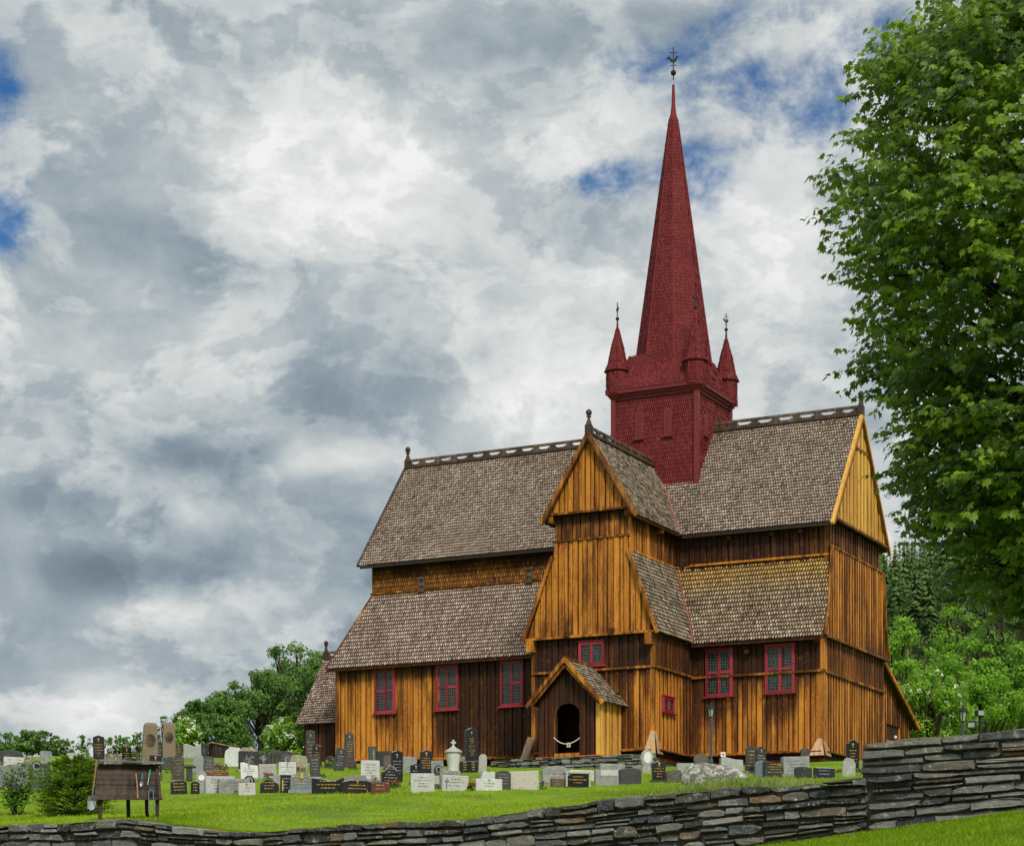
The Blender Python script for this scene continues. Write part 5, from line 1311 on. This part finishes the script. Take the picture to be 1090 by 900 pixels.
# the maple
def maple():
    r = random.Random(9); X, Y = 10.9, 38.0; z0 = ground(X, Y)
    root = empty('maple_tree', (X, Y, z0)); tag(root, 'large leafy maple tree filling the upper right of the picture', 'tree')
    RT = [(7.5, .7), (7.9, 1.5), (8.25, 2.4), (8.8, 2.95), (9.2, 3.4), (10.3, 3.55), (11.1, 3.9), (12.0, 4.25), (13.7, 4.75), (15.4, 4.95), (16.45, 4.95), (17.3, 4.3), (18.2, 3.7), (18.9, 2.9), (20.2, 1.6), (21, .4)]
    RT = [(z, q) for z, q in RT]
    tb = MB(); zb = z0
    tb.tube([(0, 0, -.4), (.05, 0, 1.5), (-.05, .1, 4), (.1, 0, 8), (0, .1, 12), (0, 0, 15.5)], [.42, .34, .29, .22, .12, .03], 10)
    limbs = []
    for i in range(64):
        z = r.uniform(7.2, 20.0); R = tab(RT, z); t = r.uniform(0, 6.28) if i % 2 else math.pi + r.gauss(0, .7)
        e = Vector((math.cos(t) * R * .82, math.sin(t) * R * .82, z - zb)); s = Vector((0, 0, max(2.2, min(13, (z - zb) - R * r.uniform(.45, .8)))))
        pts = branch(tb, s, e, .09, .018, r, 7, .06); limbs.append(pts)
        for _ in range(4):
            p = pts[r.randint(2, 6)]; q = p + Vector((r.gauss(0, .8), r.gauss(0, .8), r.gauss(.1, .5))); branch(tb, p, q, .022, .006, r, 4, .1)
    tb.build('trunk', M['bark'], root)
    LEAF = [(0, 0), (.26, -.10), (.20, .10), (.52, .16), (.36, .34), (.42, .56), (.15, .52), (0, 1.0), (-.15, .52), (-.42, .56), (-.36, .34), (-.52, .16), (-.20, .10), (-.26, -.10)]
    mb = MB(); clumps = []
    for i in range(600):                       # boughs: clumps near the crown surface, fewer inside
        z = r.uniform(7.7, 20.6); R = tab(RT, z); t = r.uniform(0, 6.28) if r.random() < .45 else math.pi + r.gauss(0, .95)
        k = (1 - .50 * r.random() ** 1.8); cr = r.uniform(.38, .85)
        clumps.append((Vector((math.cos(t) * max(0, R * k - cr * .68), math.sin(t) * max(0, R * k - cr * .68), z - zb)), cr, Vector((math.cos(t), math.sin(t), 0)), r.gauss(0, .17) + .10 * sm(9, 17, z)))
    for c, cr, out, cb in clumps:
        for j in range(int(12 * (cr / .7) ** 2) + 2):
            d = Vector((r.gauss(0, 1), r.gauss(0, 1), r.gauss(0, .62))); d = d.normalized() * r.random() ** .4
            s = c + Vector((d.x * cr * 1.15, d.y * cr * 1.15, d.z * cr * .72))
            tw = (out * .35 + Vector((d.x, d.y, -.10 + .4 * d.z)) + Vector((r.gauss(0, .5), r.gauss(0, .5), r.gauss(0, .2)))).normalized()
            side = tw.cross(Vector((0, 0, 1))).normalized()
            for q in range(9):
                p = s + tw * (q * .07) + side * (.03 * (-1) ** q)
                dr = (tw * r.uniform(-.1, .9) + side * ((-1) ** q) * r.uniform(.2, 1) + Vector((r.gauss(0, .3), r.gauss(0, .3), -.55 + r.gauss(0, .3)))).normalized()
                nn = (Vector((r.gauss(0, .4), r.gauss(0, .4) - .45, .8)) + out * .45); a = dr.cross(nn).normalized(); nn = a.cross(dr); L = r.uniform(.105, .205)
                ti = max(0, min(1, .27 + cb + .32 * d.z + r.gauss(0, .13) + (.25 if r.random() < .05 else 0)))  # clump tops and higher boughs brightened, sunlight painted into the leaf colour
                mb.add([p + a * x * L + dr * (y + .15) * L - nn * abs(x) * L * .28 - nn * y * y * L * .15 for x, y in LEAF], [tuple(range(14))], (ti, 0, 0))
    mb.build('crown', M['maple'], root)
maple()

# forest hill
def hill_z(X, Y):
    a = X / max(Y, 1); k = sm(.05, .175, a)
    return H + (-8 + k * (52 + (Y - 300) * .190 + 130 * max(0, a - .19))) * sm(170, 300, Y)
def hill():
    mb = MB(); ys = [170 + 20 * i for i in range(24)]; xs = [.03 + .016 * i for i in range(30)]
    for Y in ys:
        for a in xs:
            x = a * Y; mb.v.append((x, Y, hill_z(x, Y) + 3 * mnoise.noise(Vector((x * .03, Y * .03, 0))))); mb.t.append((.5, 0, 0))
    n = len(xs)
    for j in range(len(ys) - 1):
        for i in range(n - 1): mb.f.append((j * n + i, j * n + i + 1, (j + 1) * n + i + 1, (j + 1) * n + i)); mb.m.append(0); mb.sm.append(True)
    tag(mb.build('hill', M['forest']), 'dark forested hillside in the distance on the right', None, None, 'structure')
hill()
def conifer_mesh(seed, h=11.0):
    r = random.Random(seed); mb = MB()
    tiers = 17
    for i in range(tiers):
        f = i / tiers; z = h * (.06 + .92 * f); R = h * .17 * (1 - f) ** .85 + .12
        for k in range(11 if i < 12 else 7):
            t = r.uniform(0, 6.28); L = R * r.uniform(.6, 1.2); dz = -L * r.uniform(.25, .6); w = L * .30
            c, s = math.cos(t), math.sin(t); ti = max(0, min(1, r.gauss(.45, .22)))
            mb.add([(0, 0, z + .35), (c * L * .6 - s * w, s * L * .6 + c * w, z + dz * .5), (c * L, s * L, z + dz), (c * L * .6 + s * w, s * L * .6 - c * w, z + dz * .5)], [(0, 1, 2, 3)], (ti, 0, 0))
    tr = MB(); tr.tube([(0, 0, -1), (0, 0, h * .97)], [.14, .015], 5)
    return mb.build('crown', M['conifer'], me_only=True), tr.build('trunk', M['bark'], me_only=True)
CM = [conifer_mesh(s) for s in (1, 2, 3)]
rc = random.Random(14); pts = []
while len(pts) < 295:
    px = rc.uniform(915, 1130); Y = 275 + 325 * rc.random() ** 1.1; X = (px - 545) / 2211 * Y
    if all((X - a) ** 2 + (Y - b) ** 2 > 16 for a, b in pts): pts.append((X, Y))
for X, Y in pts:
    k = rc.uniform(.75, 1.35); cm = rc.choice(CM)
    e = empty('conifer_tree', (X, Y, hill_z(X, Y) - .5), rc.uniform(0, 6)); e.scale = (k * rc.uniform(.85, 1.1), k, k)
    tag(e, 'dark spire-topped conifer among the others on the distant hillside', 'tree', 'conifers on the distant hillside')
    for m, nm in zip(cm, ('crown', 'trunk')):
        o = bpy.data.objects.new(nm, m); col.objects.link(o); o.parent = e

proto = None
for i in range(95):
    Y = rc.uniform(170, 330) if i % 4 == 0 else rc.uniform(245, 300); px = rc.uniform(925, 1100); X = (px - 545) / 2211 * Y; z = max(hill_z(X, Y), ground(X, Y)) - .6
    if proto is None:
        leafy_tree('hillside_birch', 'pale green broadleaf tree at the foot of the distant conifer hillside', px, 998.5 - (z + 6.3 - H) * 2211 / Y, 4.6 * 2211 / Y, Y, 'leaf_hill', 2600, .42, 'broadleaf trees at the foot of the hillside', 'tree', 160, base=z)
        proto = next(o for o in col.objects if o.name.startswith('hillside_birch')); kids = list(proto.children)
    else:
        o = proto.copy(); col.objects.link(o); o.location = (X, Y, z); o.rotation_euler.z = rc.uniform(0, 6); s = rc.uniform(.75, 1.2); o.scale = (s, s, s * rc.uniform(.9, 1.15))
        for ch in kids: q = ch.copy(); col.objects.link(q); q.parent = o
# dense spruce bush and the rose
def spruce():
    r = random.Random(31); X, Y = -10.0, 47.5; z0 = ground(X, Y); root = empty('spruce_bush', (X, Y, z0)); tag(root, 'round bright green spruce bush left of the tool board', 'bush')
    mb = MB(); W, h = .93, 1.30
    tb = MB(); tb.tube([(0, 0, -.1), (0, 0, h * .9)], [.05, .01], 6)
    for i in range(520):
        z = h * r.random() ** .9; R = W * math.sqrt(max(.02, 1 - max(0, (z - .35) / (h - .32)) ** 2)) * (1 if z > .25 else .88 + .4 * z)
        t = r.uniform(0, 6.28); L = R * r.uniform(.78, 1.08); c, s = math.cos(t), math.sin(t); dz = .10 * r.random()
        if i % 4 == 0: tb.tube([(0, 0, max(.05, z - .25)), (c * L * .6, s * L * .6, z - .06), (c * L, s * L, z + dz - .05)], [.012, .008, .003], 4, cap=False)
        p0 = Vector((c * L * .35, s * L * .35, z - .06)); p1 = Vector((c * L, s * L, z + dz - .04)); ax = (p1 - p0); al = ax.length; ax.normalize(); sd = ax.cross(Vector((0, 0, 1))).normalized()
        cb = r.gauss(0, .08)
        for k in range(40):
            f = r.random() ** .7; o = p0 + ax * al * f + sd * r.gauss(0, .055) * (1.1 - .5 * f) + Vector((0, 0, r.gauss(0, .015)))
            d = (ax + sd * r.gauss(0, .8) + Vector((0, 0, r.gauss(.12, .3)))).normalized(); n = d.cross(Vector((r.gauss(0, .4), r.gauss(0, .4), 1))).normalized(); l = r.uniform(.05, .09)
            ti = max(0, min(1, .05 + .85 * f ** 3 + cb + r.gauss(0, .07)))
            mb.add([o, o + d * l * .5 + n * .011, o + d * l, o + d * l * .5 - n * .011], [(0, 1, 2, 3)], (ti, 0, 0))
    tb.build('trunk', M['bark'], root); mb.build('crown', M['spruce'], root)
spruce()
def rose():
    r = random.Random(5); X, Y = -11.6, 48.5; root = empty('rose_bush', (X, Y, ground(X, Y))); tag(root, 'small bush with purple blossoms at the lower left corner of the lawn', 'bush')
    tb, mb, fb = MB(), MB(), MB()
    for i in range(12):
        e = Vector((r.gauss(0, .24), r.gauss(0, .2), r.uniform(.65, 1.2))); pts = branch(tb, (r.gauss(0, .06), r.gauss(0, .05), -.05), e, .014, .004, r, 6, .08)
        for p in pts[2:]:
            for k in range(22):
                o = p + Vector((r.gauss(0, .09), r.gauss(0, .09), r.gauss(0, .08))); a = Vector((r.gauss(0, 1), r.gauss(0, 1), r.gauss(0, .4))).normalized(); b = a.cross(Vector((r.gauss(0, .4), r.gauss(0, .4), 1))).normalized(); l = r.uniform(.07, .12)
                mb.add([o, o + a * l * .5 + b * l * .3, o + a * l, o + a * l * .5 - b * l * .3], [(0, 1, 2, 3)], (max(0, min(1, r.gauss(.35, .2))), 0, 0))
    for c in ((-.02, -.22, .66), (.13, -.2, .66), (.25, -.1, 1.15)):
        for k in range(14):
            o = Vector(c) + Vector((r.gauss(0, .02), r.gauss(0, .02), r.gauss(0, .015))); a = Vector((r.gauss(0, 1), r.gauss(0, 1), r.gauss(0, 1))).normalized(); b = a.cross(Vector((.3, .2, 1))).normalized(); fb.add([o, o + a * .03 + b * .02, o + a * .05, o + a * .03 - b * .02], [(0, 1, 2, 3)], (r.random(), 0, 0))
    tb.build('stems', M['bark'], root); mb.build('leaves', M['leaf_dark'], root); fb.build('blossoms', M['fl_purple'], root)
rose()

# ---------------------------------------------------------------- tool board with its tools
BX, BY = -7.95, 43.0; bz = ground(BX, BY); yaw = .10
tb_ = empty('tool_board', (BX, BY, bz), yaw); tag(tb_, 'dark wooden board on posts with a small slab roof, hung with garden tools', 'tool board')
rb = random.Random(8)
mpx = 43.0 / 2211
ztop = (998.5 - 813) * mpx + H - bz; zlow = (998.5 - 851) * mpx + H - bz; hw_t, hw_b = .60, .665
mb = MB(); n = 7
for i in range(n):
    f0, f1 = i / n, (i + 1) / n; za, zb = zlow + (ztop - zlow) * f0 - .012, zlow + (ztop - zlow) * f1 - .003
    wa, wb = hw_b + (hw_t - hw_b) * f0, hw_b + (hw_t - hw_b) * f1; dy0, dy1 = -.28 + .20 * f0, -.28 + .20 * f1; j = rb.uniform(-.008, .008)
    p = [(-wa, dy0 + j, za), (wa, dy0 + j, za), (wb, dy1 + j + .012, zb), (-wb, dy1 + j + .012, zb)]
    mb.add(p + [(x, y + .025, z) for x, y, z in p], [(0, 1, 2, 3), (7, 6, 5, 4), (0, 4, 5, 1), (1, 5, 6, 2), (2, 6, 7, 3), (3, 7, 4, 0)], (rb.random(), rb.uniform(0, .5), 0))
mb.build('board_panel', M['board'], tb_)
mb = MB()
for x, y in ((-.56, -.12), (.62, -.2)): mb.bar((x * .96, -.04, ztop), (x, y - .06, -.2), .075, .07, up=(0, 1, 0), tint=(.4, .3, 0))
for x in (-.02, .36): mb.bar((x, .1, ztop * .9), (x + .02, .22, -.2), .075, .07, up=(0, 1, 0), tint=(.6, .5, 0))
mb.bar((.60, -.10, ztop), (.69, -.34, zlow - .01), .06, .05, up=(0, 1, 0), tint=(.1, .1, 0)); mb.build('posts', M['board'], tb_)
mb = MB()
for x0, x1, dz in ((-.66, -.02, .015), (-.10, .62, -.01), (.22, .74, -.03)):
    pts = [(x0, -.26 + rb.uniform(-.03, .03)), ((x0 + x1) / 2, -.28), (x1, -.25 + rb.uniform(-.03, .03)), (x1, .24), ((x0 + x1) / 2, .27), (x0, .22)]
    z = ztop + .03 + dz; sl = lambda y: z + .10 * (y + .2)
    vs = [(x, y, sl(y)) for x, y in pts] + [(x, y, sl(y) + .028) for x, y in pts]
    mb.add(vs, [(5, 4, 3, 2, 1, 0), (6, 7, 8, 9, 10, 11)] + [(i, (i + 1) % 6, 6 + (i + 1) % 6, 6 + i) for i in range(6)], (rb.random(), 0, rb.random()))
mb.build('slab_roof', M['wallstone'], tb_)
def tool(name, label, loc, parts, rot=(0, 0, 0)):
    o = empty(name, loc); c, s = math.cos(yaw), math.sin(yaw); x, y, z = loc
    o.location = (BX + x * c - y * s, BY + x * s + y * c, bz + z); o.rotation_euler = (rot[0], rot[1], yaw)
    tag(o, label, 'garden tool', None)
    for nm, mb, mat in parts: mb.build(nm, M[mat], o)
def fy(z): return -.30 + .20 * (z - zlow) / (ztop - zlow)
# spade on the left post
h1, h2, h3 = MB(), MB(), MB()
h1.tube([(0, 0, .45), (0, 0, -.16)], [.016, .016], 8)
h2.tube([(-.06, 0, .57), (-.035, 0, .50), (0, 0, .44)], .012, 6); h2.tube([(.06, 0, .57), (.035, 0, .50), (0, 0, .44)], .012, 6); h2.tube([(-.065, 0, .57), (.065, 0, .57)], .014, 6)
h3.tube([(0, 0, -.14), (0, 0, -.34)], [.018, .014], 8); h3.add([(-.085, 0, -.30), (.085, 0, -.30), (.09, .012, -.42), (.07, .0, -.56), (0, -.012, -.60), (-.07, 0, -.56), (-.09, .012, -.42), (0, .028, -.40)], [(0, 7, 1), (1, 7, 2), (2, 7, 3), (3, 7, 4), (4, 7, 5), (5, 7, 6), (6, 7, 0)])
tool('spade', 'long-handled spade hanging from the left end of the tool board', (-.66, -.30, zlow + .36), (('shaft', h1, 'handle_wood'), ('grip', h2, 'iron'), ('blade', h3, 'steel')), (.05, .12, 0))
m1 = MB(); m1.tube([(0, 0, .27), (.01, 0, 0), (0, 0, -.27)], [.017, .016, .018], 8)
zq = zlow + .27; tool('wooden_stick', 'bare wooden tool handle hanging upright on the tool board', (.20, fy(zq) - .025, zq), (('shaft', m1, 'handle_wood'),), (-.24, -.09, 0))
m1, m2 = MB(), MB(); m1.tube([(0, 0, .02), (0, 0, .14)], [.018, .014], 8); m2.tube([(0, 0, .02), (0, 0, -.03)], .008, 6); m2.add([(-.03, 0, -.03), (.03, 0, -.03), (.035, 0, -.10), (0, 0, -.16), (-.035, 0, -.10), (0, .015, -.07)], [(0, 5, 1), (1, 5, 2), (2, 5, 3), (3, 5, 4), (4, 5, 0)])
zq = zlow + .40; tool('hand_trowel', 'hand trowel with a teal handle on the tool board', (.30, fy(zq) - .02, zq), (('handle', m1, 'teal'), ('blade', m2, 'steel')), (-.24, .08, 0))
m1, m2 = MB(), MB(); m1.tube([(0, 0, .03), (0, 0, .19)], [.018, .015], 8); m2.bar((0, 0, .04), (0, 0, -.15), .022, .008)
zq = zlow + .44; tool('hand_weeder', 'narrow hand weeder with a bright green handle on the tool board', (.44, fy(zq) - .02, zq), (('handle', m1, 'green'), ('blade', m2, 'steel')), (-.24, .14, 0))
m1, m2 = MB(), MB(); m1.tube([(-.045, 0, -.30), (-.045, 0, .14), (-.02, 0, .17), (.02, 0, .17), (.045, 0, .14), (.055, 0, -.26)], .011, 7); m2.box((0, 0, .17), (.08, .03, .03))
zq = zlow + .02; tool('grass_shears', 'grey long-legged tool with a blue top hanging low on the tool board', (.50, -.38, zq), (('legs', m1, 'steel'), ('grip', m2, 'blue_pl')))
m1 = MB(); m1.box((0, 0, 0), (.20, .03, .022)); m1.tube([(-.02, 0, 0), (-.02, .05, 0)], .01, 6)
for i in range(6): m1.bar((-.09 + i * .036, 0, 0), (-.09 + i * .036, -.02, -.05), .008, .008)
zq = zlow + .13; tool('hand_rake', 'small dark hand rake head near the right end of the tool board', (.56, fy(zq) - .02, zq), (('head', m1, 'iron'),))

# ---------------------------------------------------------------- lamps, hut, signs, chain
def lamp_post(X, Y, ztop, label, s=1.0):
    z0 = ground(X, Y); h = ztop - z0; root = empty('lamp_post', (X, Y, z0), .3); tag(root, label, 'lamp post', 'lamp posts')
    mb = MB(); mb.lathe((0, 0, 0), [(.075, -.1), (.075, .25), (.05, .32), (.042, h - .62), (.055, h - .60), (.03, h - .55), (.03, h - .48)], 10); mb.tube([(-.11, 0, h - .72), (.11, 0, h - .72)], .012, 6); mb.build('post', M['lamp_blue'], root)
    mb = MB(); mb.lathe((0, 0, 0), [(.07, h - .48), (.115, h - .20)], 6); mb.build('lantern_glass', M['lampglass'], root)
    mb = MB(); mb.lathe((0, 0, 0), [(.075, h - .50), (.08, h - .47)], 6)
    for k in range(6):
        t = 2 * math.pi * k / 6; mb.tube([(.073 * math.cos(t), .073 * math.sin(t), h - .48), (.12 * math.cos(t), .12 * math.sin(t), h - .19)], .011, 5)
    mb.lathe((0, 0, 0), [(.155, h - .20), (.15, h - .17), (.06, h - .08), (.035, h - .05), (.03, h - .02), (.012, h + .04)], 6); mb.build('lantern_frame', M['iron'], root)
lamp_post(6.90, 72.0, (998.5 - 748) / 2211 * 72 + H, 'blue-grey lamp post with lantern standing before the church wall between two red windows')
lamp_post((1025 - 545) / 2211 * 60, 60, (998.5 - 750) / 2211 * 60 + H, 'dark lamp post with lantern rising behind the raised stone wall before green trees')
X, Y = (1043 - 545) / 2211 * 56, 56; z0 = ground(X, Y); zt = (998.5 - 759) / 2211 * 56 + H - z0
fl = empty('floodlight_post', (X, Y, z0), 0); tag(fl, 'short dark post carrying two small floodlights behind the raised stone wall', 'floodlight')
mb = MB(); mb.tube([(0, 0, -.1), (0, 0, zt)], .045, 8); mb.bar((-.3, 0, zt - .22), (.2, 0, zt - .22), .04, .04); mb.build('post', M['iron'], fl)
for x, z, t in ((-.02, zt, .4), (-.24, zt - .32, -.3)):
    mb = MB(); mb.box((x, -.05, z), (.22, .14, .16), rz=t); mb.build('floodlight', M['iron'], fl, bevel=.01)
    mb = MB(); mb.box((x - .07 * math.sin(-t), -.125, z), (.17, .01, .12), rz=t); mb.build('floodlight_glass', M['lampglass'], fl)
# little hut
X, Y = (237 - 545) / 2211 * 88, 88.0; z0 = ground(X, Y); zt = (998.5 - 791.5) / 2211 * 88 + H - z0
ht = empty('garden_hut', (X, Y, z0), .35); tag(ht, 'little brown wooden hut with a sloping roof behind the graves', 'hut')
mb = MB(); plank_wall(mb, (-.45, -.35, 0), (1, 0, 0), [(0, 0), (.9, 0), (.9, zt - .18), (0, zt - .02)], lambda s, z: .4, rb, .12, .2); plank_wall(mb, (-.45, .35, 0), (0, -1, 0), [(0, 0), (.7, 0), (.7, zt - .02), (0, zt - .02)], lambda s, z: .3, rb, .12, .2); plank_wall(mb, (.45, -.35, 0), (0, 1, 0), [(0, 0), (.7, 0), (.7, zt - .2), (0, zt - .2)], lambda s, z: .3, rb, .12, .2)
mb.build('wall', M['board'], ht)
mb = MB(); mb.bar((-.58, 0, zt + .02), (.62, 0, zt - .19), .95, .05, tint=(.4, .1, 0)); mb.build('roof', M['wood_grey'], ht)
# small sign on a stick by the wall
X, Y = (769.5 - 545) / 2211 * 73, 73.0; z0 = ground(X, Y); zs = (998.5 - 802.5) / 2211 * 73 + H - z0
sg = empty('small_sign', (X, Y, z0), .1); tag(sg, 'tiny white square sign with a red cross beside the blue-grey lamp post', 'sign')
mb = MB(); mb.box((0, 0, zs / 2 - .05), (.03, .03, zs + .1)); mb.build('stake', M['wood_grey'], sg)
mb = MB(); mb.box((0, -.03, zs), (.17, .015, .17)); mb.build('plate', M['white'], sg)
mb = MB(); mb.box((0, -.041, zs), (.10, .006, .028)); mb.box((0, -.0415, zs), (.028, .006, .10)); mb.build('symbol', M['redsign'], sg)
# chain across the porch door (world coordinates through the church frame)
ch = empty('door_chain', church.location, church.rotation_euler.z); tag(ch, 'white chain with a small square sign hung across the dark church door', 'chain')
mb = MB(); A, B = Vector((pc - .56, pn - .14, .36)), Vector((pc + .52, pn - .14, .30)); pts = []
for i in range(13):
    t = i / 12; p = A.lerp(B, t); p.z -= .24 * 4 * t * (1 - t) * (1.1 - .25 * t); pts.append(p)
mb.tube(pts, .018, 6); mb.build('chain', M['white'], ch)
m = pts[7]; mb = MB(); mb.box((m.x, m.y - .025, m.z - .05), (.16, .012, .17)); mb.build('plate', M['cream'], ch)
mb = MB(); mb.box((m.x, m.y - .033, m.z - .05), (.085, .006, .03)); mb.box((m.x, m.y - .0335, m.z - .05), (.03, .006, .085)); mb.build('symbol', M['redsign'], ch)

# ---------------------------------------------------------------- sky, sun, camera
SUN = Vector((.22, -.70, .72)).normalized()
w = bpy.data.worlds.new('World'); scene.world = w; w.use_nodes = True; nt = w.node_tree; nt.nodes.clear()
class WN(NT):
    def __init__(s, t): s.t = t
k = WN(nt)
sky = k.n('ShaderNodeTexSky', sky_type='NISHITA'); sky.sun_disc = False
sky.sun_elevation = math.asin(SUN.z); sky.sun_rotation = math.atan2(SUN.x, SUN.y)
tc = k.n('ShaderNodeTexCoord')
def vmap(scale, loc=(0, 0, 0)):
    m = k.n('ShaderNodeMapping'); m.inputs['Scale'].default_value = scale; m.inputs['Location'].default_value = loc
    nt.links.new(tc.outputs['Generated'], m.inputs[0]); return m.outputs[0]
big = k.noise(vmap((1, 1, 1.4), (3.1, 7.3, 1.2)), 5.2, 5, .5, .2)
det = k.noise(vmap((1, 1, 1.3), (1.3, 2.1, 5.7)), 10.5, 12, .62, .35)
def blob(px, py, sx, sy):
    d = Vector(((px - 545) / 2211, 1, (998.5 - py) / 2211)).normalized()
    s = k.n('ShaderNodeVectorMath', operation='SUBTRACT'); nt.links.new(tc.outputs['Generated'], s.inputs[0]); s.inputs[1].default_value = d
    m = k.n('ShaderNodeVectorMath', operation='MULTIPLY'); nt.links.new(s.outputs[0], m.inputs[0]); m.inputs[1].default_value = (2211 / sx, 2211 / max(sx, sy), 2211 / sy)
    l = k.n('ShaderNodeVectorMath', operation='LENGTH'); nt.links.new(m.outputs[0], l.inputs[0])
    return k.ramp(l.outputs['Value'], 0.0, 1.6, 1.0, 0.0)
def add(items):
    x = None
    for wgt, b in items:
        t = k.math('MULTIPLY', b, wgt); x = t if x is None else k.math('ADD', x, t)
    return x
fin = k.noise(vmap((1, 1, 1.2), (9.3, 4.1, .7)), 30, 8, .62, .4)
shade = k.math('ADD', k.math('MULTIPLY', k.math('SUBTRACT', det, .5), .95), k.math('MULTIPLY', k.math('SUBTRACT', big, .5), .55))
shade = k.math('ADD', shade, k.math('MULTIPLY', k.math('SUBTRACT', fin, .5), .30))
cl2 = k.noise(vmap((1, 1, 1.5), (5.5, .9, 8.8)), 7.5, 11, .60, .25)
rim = k.math('MULTIPLY', k.ramp(cl2, .475, .52), k.ramp(cl2, .66, .53))
cl3 = k.noise(vmap((1, 1, 1.7), (2.5, 6.9, 3.8)), 13, 10, .60, .2)
rim3 = k.math('MULTIPLY', k.ramp(cl3, .48, .52), k.ramp(cl3, .62, .53))
shade = k.math('ADD', shade, k.math('MULTIPLY_ADD', rim, .17, k.math('MULTIPLY', rim3, .10)))
shade = k.math('ADD', shade, .51)
shade = k.math('ADD', shade, add([(.12, blob(440, 235, 110, 60)), (.16, blob(280, 170, 150, 60)), (.16, blob(60, 40, 130, 60)), (.26, blob(100, 760, 70, 45)), (-.26, blob(170, 612, 95, 26)), (-.20, blob(110, 600, 70, 24)), (-.22, blob(60, 530, 60, 25)), (-.20, blob(215, 485, 70, 22)),
    (.30, blob(360, 490, 60, 18)), (.26, blob(235, 548, 60, 20)), (.20, blob(150, 655, 60, 14)), (-.16, blob(240, 285, 90, 26)), (-.14, blob(150, 250, 70, 26)), (-.20, blob(370, 410, 170, 55)), (-.14, blob(380, 590, 60, 40)), (-.05, blob(250, 690, 130, 45)), (-.08, blob(30, 690, 60, 60)),
    (.20, blob(540, 430, 60, 30)), (.18, blob(640, 130, 90, 60)), (.18, blob(840, 230, 90, 80)), (-.10, blob(850, 380, 90, 50)), (-.10, blob(520, 90, 130, 50)), (-.10, blob(920, 460, 60, 80))]))
cr = k.n('ShaderNodeValToRGB'); nt.links.new(shade, cr.inputs[0]); el = cr.color_ramp.elements
el[0].position = .0; el[0].color = (.15, .20, .245, 1); el[1].position = 1.0; el[1].color = (.88, .89, .88, 1)
for q, cc in ((.26, (.235, .300, .355)), (.48, (.395, .455, .49)), (.68, (.60, .635, .635)), (.84, (.735, .75, .745))): e = el.new(q); e.color = (*cc, 1)
holes = add([(.60, blob(2, 232, 48, 52)), (.38, blob(-6, 95, 44, 60)), (.34, blob(790, 105, 110, 75)), (.38, blob(870, 40, 130, 60)), (.22, blob(690, 188, 70, 36)), (.30, blob(652, 70, 50, 36)), (.30, blob(622, 192, 46, 26)), (.34, blob(745, 215, 40, 46)), (.28, blob(5, 320, 30, 20)), (.36, blob(905, 110, 90, 60))])
hn = k.math('SUBTRACT', k.math('MULTIPLY_ADD', fin, .55, k.math('MULTIPLY', det, .75)), .65)
hm = k.math('MULTIPLY', k.math('ADD', holes, k.math('MULTIPLY', hn, -3.6)), k.ramp(holes, .02, .40))
hm = k.ramp(hm, .12, .95, 0, .95)
gen = k.ramp(k.math('ADD', k.math('MULTIPLY', big, .6), k.math('MULTIPLY', det, .4)), .34, .26)   # a few openings elsewhere
sb = k.mix(1.0, sky.outputs[0], (.016, .052, .085), 'MULTIPLY')
mixc = k.mix(hm, cr.outputs[0], sb)
bg = k.n('ShaderNodeBackground'); bg.inputs[1].default_value = 1.0; nt.links.new(mixc, bg.inputs[0])
wo = k.n('ShaderNodeOutputWorld'); nt.links.new(bg.outputs[0], wo.inputs[0])

sd = bpy.data.lights.new('sun', 'SUN'); sd.energy = 3.1; sd.angle = math.radians(14); sd.color = (1.0, .94, .84)
so = bpy.data.objects.new('sun', sd); col.objects.link(so); so.rotation_euler = SUN.to_track_quat('Z', 'Y').to_euler(); so.location = (0, -20, 60)
cd = bpy.data.cameras.new('camera'); cam = bpy.data.objects.new('camera', cd); col.objects.link(cam)
cam.location = (0, 0, H); cam.rotation_euler = (math.pi / 2, 0, 0)
cd.sensor_fit = 'HORIZONTAL'; cd.sensor_width = 36; cd.lens = 2211 / 1090 * 36; cd.shift_y = (998.5 - 450) / 1090; cd.clip_end = 6000
scene.camera = cam
scene.view_settings.view_transform = 'Standard'; scene.view_settings.look = 'None'; scene.view_settings.exposure = 0; scene.view_settings.gamma = 1
scene.render.engine = 'CYCLES'
scene.cycles.max_bounces = 6; scene.cycles.transparent_max_bounces = 4
